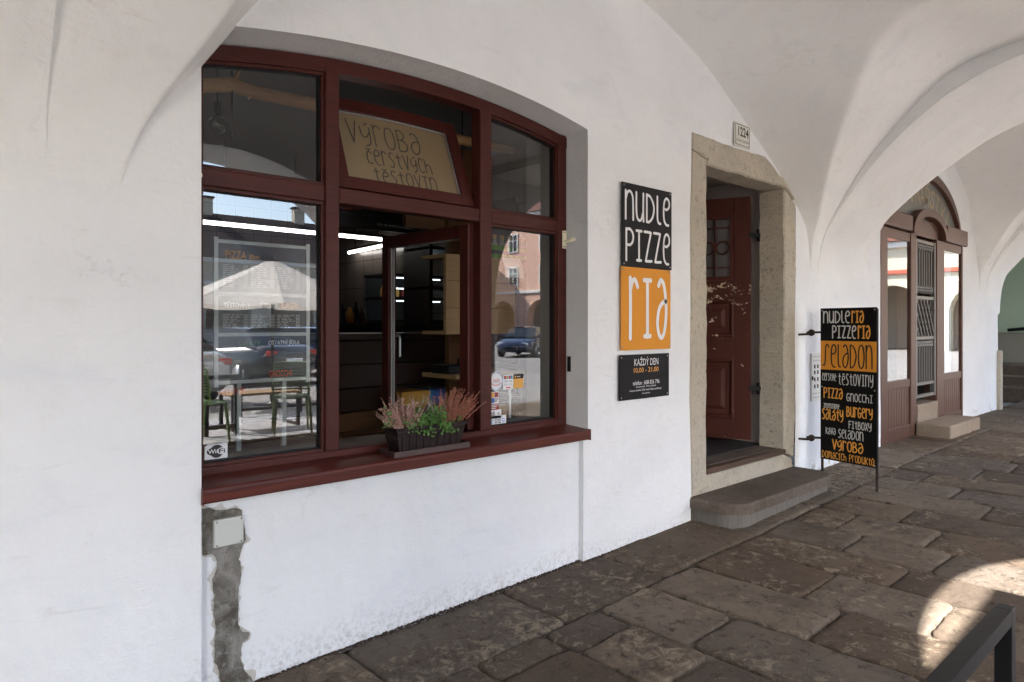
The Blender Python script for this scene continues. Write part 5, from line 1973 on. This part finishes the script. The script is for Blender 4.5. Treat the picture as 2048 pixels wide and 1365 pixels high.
MB().tube([(bx_, .9, bz_+.11), (bx_, .9, 2.86)], .003, 5).build('cable', M['rubber'], t)

# lit display cabinet on the back counter
t = thing('display_cabinet', 'dark glass food display cabinet with rows of cold light strips', 'cabinet', (3.2, 2.9, 1.2))
cxa, cxb = W(733, 560, 2.9)[0], W(842, 560, 2.9)[0]
cza, czb = 1.42, 1.83
MB().box(cxa, cxb, 2.9, 2.93, cza, czb).build('back_panel', M['in_dark'], t)
for z in (cza, (cza+czb)/2, czb):
    MB().bbox(cxa-.01, cxb+.01, 2.55, 2.93, z-.012, z+.012, .003).build('shelf', M['rubber'], t)
for z in (czb-.02, (cza+czb)/2-.02, (cza+czb)/2+.09):
    MB().box(cxa+.02, cxb-.02, 2.56, 2.57, z-.008, z).build('light_strip', M['led'], t)
rg = random.Random(2)
for k in range(8):
    x = lerp(cxa+.05, cxb-.05, k/7)
    MB().lathe([(.02, 0), (.025, .02), (.022, .07), (.01, .10)], (x, 2.7, (cza+czb)/2+.0125), 8).build('food_jar', M['ink_maroon' if k % 2 else 'ink_yellow'], t)
t = thing('back_counter', 'dark back counter carrying the food display cabinet', 'counter', (3.2, 2.8, IF))
MB().bbox(2.05, 3.86, 2.40, 2.96, 1.36, 1.405, .004).build('counter_top', M['in_dark'], t)
MB().box(2.06, 3.85, 2.42, 2.95, IF, 1.359).build('carcass', M['plank_dark'], t)
for k, (px, h) in enumerate(((683, .16), (700, .13), (712, .17), (724, .12))):
    x = W(px, 600, 2.5)[0]
    t = single(MB().lathe([(.035, 0), (.037, .02), (.034, h*.6), (.015, h*.8), (.014, h)], (x, 2.5, 1.4055), 12), 'jar', M[('in_dark', 'ink_yellow', 'menu_black', 'plank_warm')[k]],
               ('squat dark jar nearest the mullion on the back counter', 'amber jar, second from the mullion on the back counter', 'tall black jar, third from the mullion on the back counter', 'low brown jar nearest the cabinet on the back counter')[k], 'jar', 'jars on the back counter')
# tall shelving and a wooden post behind the open casement
t = thing('wall_shelves', 'tall dark shelves seen through the swung casement glass', 'shelves', (3.4, 1.5, IF))
for k in range(7):
    z = .45 + k*.30
    MB().bbox(2.95, 3.86, 1.55, 1.90, z, z+.025, .003).build('shelf', M['plank_dark'], t)
for x in (2.95, 3.82):
    MB().bbox(x, x+.03, 1.551, 1.899, IF, 2.45, .003).build('upright', M['plank_dark'], t)
t = thing('oak_post', 'warm oak partition board beside the dark shelves', 'partition', (2.9, .9, IF))
ox0, ox1 = W(899, 600, .95)[0], W(944, 600, .95)[0]
MB().bbox(ox0, ox1, .95, 1.00, IF, 2.55, .004).build('board', M['plank_warm'], t)
MB().bbox(ox0-.3, ox1, 1.001, 1.05, 2.0, 2.55, .004).build('head_board', M['plank_warm'], t)
for k, (px, mt_, lab) in enumerate(((815, 'ink_yellow', 'amber waste bin under the shelves'), (868, 'ink_blue', 'blue waste bin under the shelves'))):
    x = W(px, 760, 1.15)[0]
    t = thing('waste_bin', lab, 'bin', (x, 1.15, IF), group='waste bins under the shelves')
    MB().prism([(x-.10, 1.06), (x+.10, 1.06), (x+.10, 1.24), (x-.10, 1.24)], IF, .80, 'z').build('body', M['acrylic'], t)
    MB().bbox(x-.108, x+.108, 1.052, 1.248, .80, .96, .006).build('liner', M[mt_], t)

# oak box with bottles behind the right pane
t = thing('oak_cupboard', 'pale oak wall cupboard behind the right pane', 'cupboard', (2.7, .55, 1.36))
kx0, kx1 = 2.36, 3.04
kz0, kz1 = W(1030, 668, .56)[1], W(1030, 519, .56)[1]
for k in range(3):
    a, c = lerp(kz0, kz1, k/3), lerp(kz0, kz1, (k+1)/3)
    MB().bbox(kx0, 2.902, .56, .585, a+.001, c-.001, .002).build('board', M['oak'], t)
MB().box(kx0, 2.902, .5855, .80, kz0, kz0+.02).build('bottom_board', M['oak'], t)
MB().box(kx0, 2.902, .5855, .80, kz1-.02, kz1).build('top_board', M['oak'], t)
M['bottle'] = simple('green lemonade bottle', (.12, .30, .02), .15)
M['bottle_cap'] = simple('amber bottle cap', (.55, .28, .06), .4)
M['bottle_neck'] = simple('clear bottle neck', (.32, .33, .25), .1)
proto = None
labs = ['leftmost of the green lemonade bottles on the oak cupboard', 'second green lemonade bottle from the mullion', 'third green lemonade bottle from the mullion', 'fourth green lemonade bottle from the mullion', 'fifth green lemonade bottle from the mullion, behind the reflection', 'last green lemonade bottle, farthest from the mullion']
for k in range(6):
    x = W(989 + k*15.3, 500, .62)[0]
    t = thing('bottle', labs[k], 'bottle', (x, .62, kz1), group='lemonade bottles on the oak cupboard', local=True)
    MB().lathe([(.027, 0), (.029, .006), (.029, .055), (.022, .085)], n=14).build('body', M['bottle'], t)
    MB().lathe([(.0221, .085), (.012, .11), (.011, .125)], n=12).build('neck', M['bottle_neck'], t)
    MB().lathe([(.0125, .1255), (.0125, .148), (.008, .152)], n=12).build('cap', M['bottle_cap'], t)
    MB().lathe([(.0295, .028), (.0295, .052)], n=14).build('bottle_label', M['menu_black'], t)
m = MB()
sx0, sx1 = W(1003, 530, .555)[0], W(1040, 530, .555)[0]
m.grid(seq(sx0, sx1, 6), seq(0, 1, 8), lambda x, v_: (x, .552 - .02*math.sin(v_*2.2) - .015*v_, kz1 + .004 - .125*v_), True)
single(m, 'paper_sheet', M['sticker_white'], 'curling white paper sheet hanging over the oak cupboard edge', 'paper')
# low furniture under it
t = thing('till_shelf', 'dark shelf with small till below the oak cupboard', 'shelf', (2.5, .6, .95))
MB().bbox(2.36, 2.902, .47, .80, 1.075, 1.10, .003).build('board', M['oak'], t)
MB().bbox(2.37, 2.52, .55, .72, 1.1005, 1.15, .006).build('till', M['rubber'], t)
MB().bbox(2.47, 2.53, .56, .60, 1.151, 1.19, .006).build('till_display', M['rubber'], t)
t = thing('oak_stool', 'small pale wooden stool under the shelf behind the right pane', 'stool', (2.65, .7, IF))
MB().bbox(2.45, 2.85, .55, .90, .86, .89, .006).build('seat', M['oak'], t)
for x in (2.48, 2.82):
    for y in (.58, .87):
        MB().bar((x, y, IF), (x, y, .859), .035).build('leg', M['oak'], t)
t = thing('tube_chair', 'bent metal tube chair frame behind the right pane', 'chair', (2.75, .65, IF))
MB().tube([(2.80, .50, .55), (2.80, .50, .98), (2.82, .50, 1.03), (2.86, .50, 1.05), (2.90, .52, 1.05)], .010, 8).build('frame', M['alu'], t)
MB().bbox(2.78, 2.90, .50, .85, .93, .95, .005).build('armrest', M['rubber'], t)
# ================================================================ the square outside (seen in the panes)
def mirror(px, py, t):
    """Place seen in a pane: pixel ray folded at the glass, t metres along."""
    r_ = ray(px, py)
    yy = -CD + r_[1]*t
    return (r_[0]*t, 2*(FY+.035) - yy, EZ + r_[2]*t)

# terrace deck
M['deckwood'] = wood_paint('weathered grey deck boards', (.38, .37, .37), (.28, .275, .27), (30, 1, 30), .7, .2)
deck = thing('terrace_deck', 'weathered grey board deck in front of the arcade arch', 'deck', (3.5, -5.9, .0))
x = 1.2
while x < 6.6:
    MB().bbox(x, x+.136, -7.0, -4.86, .045, .070, .003).build('board', M['deckwood'], deck)
    x += .142
for y in (-6.9, -5.9, -4.95):
    MB().box(1.2, 6.6, y-.03, y+.03, -.07, .0445).build('joist', M['plank_dark'], deck)

# black tube railings
def railing(label, pts, h, z0f, mids=(.12,), thick=.03, posts=None, bars=0):
    t = thing('railing', label, 'railing', (pts[0][0], pts[0][1], z0f(pts[0][0])))
    for (x, y) in (posts or pts):
        MB().bbox(x-thick/2, x+thick/2, y-thick/2, y+thick/2, z0f(x), z0f(x)+h, .002).build('post', M['black_metal'], t)
    for a, c in zip(pts, pts[1:]):
        d = Vector((c[0]-a[0], c[1]-a[1], 0)).normalized()*(thick/2+.0005)
        for hh in (h-thick/2,) + tuple(mids):
            MB().bar((a[0]+d.x, a[1]+d.y, z0f(a[0])+hh), (c[0]-d.x, c[1]-d.y, z0f(c[0])+hh), thick*.98).build('rail', M['black_metal'], t)
        for k in range(1, bars+1):
            s = k/(bars+1)
            x, y = lerp(a[0], c[0], s), lerp(a[1], c[1], s)
            MB().bar((x, y, z0f(x)+mids[0]), (x, y, z0f(x)+h-thick), .012).build('baluster', M['black_metal'], t)
    return t
railing('black square-tube railing in the right foreground corner of the arcade', [(.10, -2.30), (1.425, -2.30)], .888, fz, (.12,), .026, None, 3)
railing('black railing along the far edge of the terrace deck', [(3.72, -6.9), (4.62, -6.9), (5.5, -6.9), (6.4, -6.9)], .74, lambda x: .07, (.10, .42), .04)
railing('short black railing across the terrace deck beside the low table', [(2.75, -5.4), (3.1, -5.4)], .72, lambda x: .07, (.10,), .05)

M['chair_green'] = simple('olive green plastic', (.135, .19, .062), .4, 0, .05, 6)
M['chair_lime'] = simple('pale lime plastic', (.36, .55, .16), .4, 0, .05, 6)
def cafe_chair(label, loc, rz, mat):
    t = thing('cafe_chair', label, 'chair', loc, rz, 'plastic chairs on the terrace', local=True)
    m = MB()
    m.grid(seq(-.21, .21, 8), seq(-.21, .20, 8), lambda x, y: (x, y, .45 + .02*(x/.21)**2 - .015*math.cos(y*6)), True)
    m.grid(seq(-.21, .21, 8), seq(-.21, .20, 8), lambda x, y: (x, y, .435 + .02*(x/.21)**2 - .015*math.cos(y*6)), True, True)
    m.build('seat', M[mat], t)
    for k in range(9):
        z = .52 + k*.036
        m = MB()
        m.tube([(x, .20 + .05*(k/8) - .09*(abs(x)/.21)**2, z) for x in seq(-.20, .20, 8)], .012, 6)
        m.build('back_slat', M[mat], t)
    for s in (-1, 1):
        MB().tube([(s*.21, .10, .45), (s*.215, .12, .62), (s*.20, .15, .82)], [.016, .015, .013], 8).build('back_post', M[mat], t)
        MB().tube([(s*.19, -.19, .44), (s*.215, -.225, .0)], [.02, .013], 8).build('leg', M[mat], t)
        MB().tube([(s*.19, .17, .44), (s*.215, .235, .0)], [.02, .013], 8).build('leg', M[mat], t)
    MB().tube([(x, .25 - .09*(abs(x)/.21)**2, .845) for x in seq(-.20, .20, 8)], .017, 8).build('top_rail', M[mat], t)
    return t
q = mirror(603, 880, 8.2)
cafe_chair('olive green slat-backed chair beside the low terrace table', (q[0], -5.05, .07), R(200), 'chair_green')
q = mirror(440, 930, 7.6)
cafe_chair('pale lime plastic chair nearest the arcade on the terrace', (2.55, -5.0, .07), R(160), 'chair_lime')
t = thing('terrace_table', 'low terrace table with pale plank top on a black frame', 'table', (3.55, -5.8, .07))
for k in range(4):
    MB().bbox(3.1, 4.0, -6.02+k*.115, -5.91+k*.115, .50, .53, .003).build('plank', M['oak'], t)
for x in (3.13, 3.97):
    MB().bar((x, -6.0, .07), (x, -6.0, .499), .04).build('leg', M['black_metal'], t)
    MB().bar((x, -5.58, .07), (x, -5.58, .499), .04).build('leg', M['black_metal'], t)
    MB().bar((x, -5.98, .09), (x, -5.60, .09), .035).build('foot_rail', M['black_metal'], t)

M['canvas'] = None
tc_ = NT('sun-bleached parasol canvas')
tc_.color((.62, .58, .52)).rough(.8)
tc_.set(Transmission_Weight=0.0)
tl = tc_.n('ShaderNodeBsdfTranslucent')
tl.inputs[0].default_value = (.55, .50, .43, 1)
mxs = tc_.n('ShaderNodeMixShader')
mxs.inputs[0].default_value = .35
outn = [n for n in tc_.t.nodes if n.type == 'OUTPUT_MATERIAL'][0]
tc_.l(tc_.b.outputs[0], mxs.inputs[1])
tc_.l(tl.outputs[0], mxs.inputs[2])
tc_.l(mxs.outputs[0], outn.inputs[0])
M['canvas'] = tc_.m
def parasol(label, loc, r_, top, rim, n=8, rot=0.0, valance=True):
    t = thing('parasol', label, 'parasol', loc, rot, 'terrace parasols', local=True)
    m = MB()
    vs, fs = [], []
    K, J = 6, 6
    for k in range(n):
        for j in range(J+1):
            for i in range(K+1):
                a0, a1 = 2*PI*k/n, 2*PI*(k+1)/n
                s = .06 + .94*j/J
                p = Vector((math.cos(a0), math.sin(a0))).lerp(Vector((math.cos(a1), math.sin(a1))), i/K)*r_*s
                sag = .06*math.sin(PI*i/K)*s
                vs.append((p.x, p.y, lerp(top, rim, s) - .06*math.sin(PI*s)*0 - sag - .05*s*(1-s)))
        b0 = k*(J+1)*(K+1)
        for j in range(J):
            for i in range(K):
                a = b0 + j*(K+1) + i
                fs.append((a, a+1, a+K+2, a+K+1))
    m.add(vs, fs, True)
    m.build('canopy', M['canvas'], t)
    m = MB()
    for k in range(n if valance else 0):
        a0, a1 = 2*PI*k/n, 2*PI*(k+1)/n
        nt = 5 if n > 4 else 15
        for i in range(nt):
            u0, u1 = i/nt, (i+1)/nt
            def P_(u):
                p = Vector((math.cos(a0), math.sin(a0))).lerp(Vector((math.cos(a1), math.sin(a1))), u)*r_
                return p, rim - .06*math.sin(PI*u)
            (p, z), (q_, z2), (c_, z3) = P_(u0), P_(u1), P_((u0+u1)/2)
            m.add([(p.x, p.y, z), (q_.x, q_.y, z2), (q_.x, q_.y, z2-.05), (c_.x, c_.y, z3-.16), (p.x, p.y, z-.05)], [(0, 1, 2, 3, 4)])
    if valance:
        m.build('valance', M['canvas'], t)
    for k in range(n):
        a = 2*PI*k/n
        MB().tube([(0, 0, top-.03), (r_*math.cos(a), r_*math.sin(a), rim-.01)], .009, 6).build('rib', M['black_metal'], t)
        MB().tube([(0, 0, top-.65), (.55*r_*math.cos(a), .55*r_*math.sin(a), lerp(top-.03, rim-.01, .55))], .007, 6).build('strut', M['black_metal'], t)
    MB().tube([(0, 0, .03), (0, 0, top+.06)], .028, 10).build('pole', M['black_metal'], t)
    MB().lathe([(.34, 0), (.34, .05), (.05, .07), (.05, .25)], n=20).build('base', M['black_metal'], t)
    return t
q = mirror(545, 600, 12.3)
parasol('pale canvas parasol beyond the terrace table, mirrored in the left pane', (q[0], q[1], -.075), 1.85, 2.66, 1.82, 8, .3, False)
parasol('unseen large square canvas parasol with toothed valance, placed to shade part of the sun patch', (1.12, -6.38, .07), 2.12, 3.50, 3.03, 4, R(45))  # unseen parasol, set high and square so its toothed edge shades the sun patch

# parked cars
def carpaint(name, c):
    t = NT(name)
    t.color(c).rough(.25)
    t.set(Metallic=.3, Coat_Weight=1.0, Coat_Roughness=.04)
    return t.m
M['car_black'] = carpaint('near-black car paint', (.010, .012, .016))
M['car_silver'] = carpaint('silver car paint', (.45, .47, .50))
M['car_blue'] = carpaint('dark blue car paint', (.012, .022, .06))
M['car_glass'] = simple('tinted car glass', (.012, .016, .018), .05)
M['tyre'] = simple('tyre rubber', (.015, .015, .015), .8)
M['rim'] = simple('alloy rim', (.45, .46, .48), .3, .8)
M['lamp_red'] = simple('red lamp lens', (.42, .012, .01), .15)
M['lamp_white'] = simple('clear lamp lens', (.6, .62, .64), .1)
def car(label, loc, rz, paint):
    t = thing('parked_car', label, 'car', loc, rz, 'cars parked on the square', local=True)
    # body: rounded sections along the length (x forward)
    st_ = [(-2.2, .42, .78, .62), (-2.16, .30, .92, .74), (-1.95, .24, .98, .84), (-1.4, .20, .98, .89), (-.6, .20, .95, .90), (.4, .20, .93, .90), (1.1, .20, .90, .89), (1.7, .22, .80, .85), (2.05, .28, .70, .77), (2.18, .36, .60, .62)]
    def section(x, z0, z1, hw):
        h = z1-z0
        return [(x, s*hw*a, z0 + h*b_) for s, a, b_ in ((-1, .80, 0), (-1, .97, .12), (-1, 1.0, .42), (-1, .98, .72), (-1, .90, .94), (-1, .70, 1.0), (1, .70, 1.0), (1, .90, .94), (1, .98, .72), (1, 1.0, .42), (1, .97, .12), (1, .80, 0))]
    m = MB()
    vs = [p for s in st_ for p in section(*s)]
    n = 12
    fs = [(i*n+k, i*n+(k+1) % n, (i+1)*n+(k+1) % n, (i+1)*n+k) for i in range(len(st_)-1) for k in range(n)]
    fs += [tuple(range(n))[::-1], tuple((len(st_)-1)*n+k for k in range(n))]
    m.add(vs, fs, True)
    m.build('body', M[paint], t)
    def cab(z0, z1, x0b, x1b, x0t, x1t, wb, wt, name, mat):
        vs = [(x0b, -wb, z0), (x1b, -wb, z0), (x1b, wb, z0), (x0b, wb, z0), (x0t, -wt, z1), (x1t, -wt, z1), (x1t, wt, z1), (x0t, wt, z1)]
        return MB().add(vs, [(0, 1, 5, 4), (1, 2, 6, 5), (2, 3, 7, 6), (3, 0, 4, 7), (4, 5, 6, 7)]).build(name, M[mat], t)
    cab(.93, 1.38, -1.75, 1.12, -1.15, .32, .80, .62, 'glasshouse', 'car_glass')
    m = MB()
    m.grid(seq(-1.22, .36, 8), seq(-.64, .64, 6), lambda x, y: (x, y, 1.385 + .05*(1-(y/.64)**2) - .03*((x+.4)/.8)**2), True)
    m.build('roof', M[paint], t)
    for x0, x1, xt0, xt1 in ((-.42, -.36, -.42, -.36), (1.06, 1.14, .28, .36), (-1.80, -1.66, -1.22, -1.08)):
        for s in (-1, 1):
            MB().add([(x0, s*.808, .93), (x1, s*.808, .93), (xt1, s*.628, 1.385), (xt0, s*.628, 1.385)], [(0, 1, 2, 3)]).build('pillar', M[paint], t)
    for x in (-1.32, 1.34):
        for s in (-1, 1):
            mm = Matrix.Translation((x, s*.80, .32)) @ Matrix.Rotation(R(90), 4, 'X')
            w = MB().lathe([(.20, -.10), (.31, -.10), (.325, -.06), (.325, .06), (.31, .10), (.20, .10)], n=24, m=mm).build('wheel', M['tyre'], t)
            MB().lathe([(.02, -.108), (.20, -.104), (.205, 0), (.20, .104), (.02, .108)], n=20, m=mm).build('rim', M['rim'], w)
    for s in (-1, 1):
        MB().bbox(-2.19, -2.06, s*.62-.14, s*.62+.14, .74, .86, .02).build('tail_light', M['lamp_red'], t)
        MB().bbox(1.98, 2.13, s*.58-.15, s*.58+.15, .56, .68, .02).build('headlight', M['lamp_white'], t)
        MB().bbox(.72, .86, s*.93-.07, s*.93+.07, .93, 1.05, .02).build('door_mirror', M[paint], t)
    MB().bbox(-2.215, -2.19, -.26, .26, .56, .67, .004).build('number_plate', M['sticker_white'], t)
    MB().bbox(2.17, 2.20, -.35, .35, .38, .50, .004).build('grille', M['tyre'], t)
q = mirror(462, 700, 17.5)
car('black car parked tail-on, left of the two dark cars', (q[0], q[1], -.07), R(250), 'car_black')
q = mirror(580, 700, 20.0)
car('dark blue car parked beside the black one', (q[0], q[1], -.07), R(200), 'car_blue')
q = mirror(405, 740, 14.0)
car('silver car parked nearest the terrace', (q[0]-1.4, q[1], -.07), R(255), 'car_silver')
q = mirror(1052, 672, 33.0)
car('dark blue car parked in front of the pink house', (q[0], q[1], -.07), R(150), 'car_blue')

# houses round the square
M['win_white'] = simple('white window frames', (.70, .69, .66), .5)
M['win_glass'] = simple('dark house window glass', (.05, .06, .07), .08)
M['arc_dark'] = simple('shaded arcade plaster', (.40, .33, .27), .85, 0, .1, 2)  # plaster colour darkened to paint in the shade behind the arches
winmesh = {}
def town_house(label, x0, x1, yf, depth, eave, ridge, wallc, roofc, floors, nwin, arches, tm=None, band=None, chimneys=1):
    """Facade in the plane y = yf facing +Y; built at the origin facing +Y, then placed by tm."""
    w = x1-x0
    t = thing('town_house', label, 'building', (0, 0, -.075), 0, 'houses round the square', local=True)
    t.matrix_world = tm if tm is not None else Matrix.Translation((x0, yf, -.075))
    wm = simple(label.split()[0] + ' house plaster', wallc, .85, 0, .07, 1.5)
    rm = stone(label.split()[0] + ' roof tiles', roofc, tuple(k*.75 for k in roofc), tuple(min(1, k*1.25) for k in roofc), .6, .4)
    aw = 3.3
    out = [(0, 0)]
    if arches:
        for k in range(arches):
            c = w*(k+.5)/arches
            r_ = min(aw, w/arches*.78)/2
            s = 3.75 - r_
            out += [(c-r_, 0), (c-r_, s)] + [(c-r_*math.cos(PI*i/16), s + r_*math.sin(PI*i/16)) for i in range(1, 16)] + [(c+r_, s), (c+r_, 0)]
    out += [(w, 0), (w, eave), (0, eave)]
    MB().prism(out, -.8, 0, 'y').build('facade', wm, t)
    m = MB()
    m.box(0, w, -depth, -3.8, 0, eave)
    m.box(0, w, -3.8, -.801, 4.1, eave)
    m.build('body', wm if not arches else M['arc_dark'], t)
    m = MB()
    m.prism([(-depth-.3, eave+.001), (-depth/2, ridge), (.45, eave+.001)], -.2, w+.2, 'x')
    rf_o = m.build('roof', rm, t)
    for k in range(chimneys):
        cx = w*(k+.6)/(chimneys+.2)
        MB().bbox(cx-.45, cx+.45, -depth/2-.3, -depth/2+.3, ridge-1.0, ridge+1.1, .03).build('chimney', wm, rf_o)
        MB().bbox(cx-.55, cx+.55, -depth/2-.4, -depth/2+.4, ridge+1.1, ridge+1.25, .02).build('chimney_cap', rm, rf_o)
    MB().bbox(-.05, w+.05, 0, .25, eave-.35, eave, .05).build('cornice', M['win_white'], t)
    MB().bbox(-.02, w+.02, 0.0, .14, 4.35, 4.6, .03).build('string_course', M['win_white'] if not band else simple('coral band', band, .7), t)
    for fl in range(floors):
        zc = 5.2 + fl*3.0
        if zc + 1.7 > eave:
            break
        for k in range(nwin):
            xc = w*(k+.5)/nwin
            m = MB()
            for a in ((xc-.62, xc-.5, zc-.1, zc+1.62), (xc+.5, xc+.62, zc-.1, zc+1.62), (xc-.5, xc+.5, zc+1.5, zc+1.62), (xc-.5, xc+.5, zc-.1, zc), (xc-.04, xc+.04, zc, zc+1.5), (xc-.5, xc-.04, zc+.95, zc+1.02), (xc+.04, xc+.5, zc+.95, zc+1.02)):
                m.box(a[0], a[1], .001, .07, a[2], a[3])
            wf = m.build('window', M['win_white'], t)
            MB().box(xc-.5, xc+.5, .002, .025, zc, zc+1.5).build('pane', M['win_glass'], wf)
    return t
YF = -47
town_house('beige low house with dark roof across the square', 6, 30, YF, 10, 6.3, 10.2, (.48, .42, .33), (.055, .04, .038), 1, 6, 5, chimneys=3)
town_house('cream house left of the beige one', -16, 6, YF, 10, 8.6, 12.8, (.62, .55, .40), (.16, .06, .04), 2, 6, 4)
town_house('white narrow house right of the beige one', 30, 40, YF, 10, 8.8, 12.4, (.68, .66, .62), (.15, .06, .045), 2, 3, 2)
town_house('pink house with wide arcade arches at the corner of the square', 0, 20, 0, 11, 11.5, 15.5, (.68, .42, .31), (.13, .06, .05), 2, 5, 4, Matrix.Translation((42, -57, -.075)) @ Matrix.Rotation(R(90), 4, 'Z'))
town_house('ochre house with coral band on the short side of the square', 0, 14, 0, 10, 6.6, 10.4, (.60, .52, .40), (.17, .07, .05), 1, 4, 3, Matrix.Translation((42, -36.9, -.075)) @ Matrix.Rotation(R(90), 4, 'Z'), (.50, .12, .07))
town_house('pale yellow house with coral band on the short side of the square', 0, 18, 0, 10, 6.2, 9.8, (.64, .58, .44), (.17, .07, .05), 1, 5, 4, Matrix.Translation((42, -22.8, -.075)) @ Matrix.Rotation(R(90), 4, 'Z'), (.50, .12, .07))
town_house('white house with coral band nearest the arcade end', 0, 12, 0, 10, 6.4, 9.9, (.68, .65, .60), (.17, .07, .05), 1, 3, 2, Matrix.Translation((42, -4.7, -.075)) @ Matrix.Rotation(R(90), 4, 'Z'), (.50, .12, .07))

# green house beyond the end of the arcade, with steps and a wall rail
gh = thing('green_house', 'pale green plastered house beyond the end of the arcade', 'building', (16, 0, .1))
M['green_wall'] = plaster('pale green plaster', (.44, .54, .44), (.36, .42, .34))
M['grey_plinth'] = plaster('grey plinth plaster', (.27, .26, .23), (.18, .17, .15))
MB().box(16.0, 22, -1.2, 8, 1.25, 9).build('wall', M['green_wall'], gh)
MB().box(15.95, 22, -1.25, 8, -.1, 1.2495).build('plinth', M['grey_plinth'], gh)
MB().box(13.45, 15.9, -4.5, 3.9, 3.6, 9).build('upper_storey', M['green_wall'], gh)  # unseen block added overhead to keep the sun off the green wall
MB().box(12.0, 22, 4, 8, -.1, 9).build('rear_wall', M['green_wall'], gh)
MB().tube([(15.90, -.2, 1.55), (15.90, .2, 1.35), (15.90, .7, 1.3)], .03, 8).build('wall_rail', M['black_metal'], gh)
MB().tube([(15.98, .12, 1.40), (15.90, .12, 1.38)], .05, 10).build('rail_bracket', M['black_metal'], gh)
t = thing('stone_step', 'stone steps rising against the green house at the far end', 'step', (15, .5, .165))
for k in range(3):
    MB().bbox(13.9+k*.45, 15.94, -.5 if k == 0 else -.2 + .001*k, 1.8, .10 if k == 0 else .165+.17*k-.17+.001, .165+.17*(k+1), .015).build('tread', M['sandstone'] if False else M['stepstone'], t)
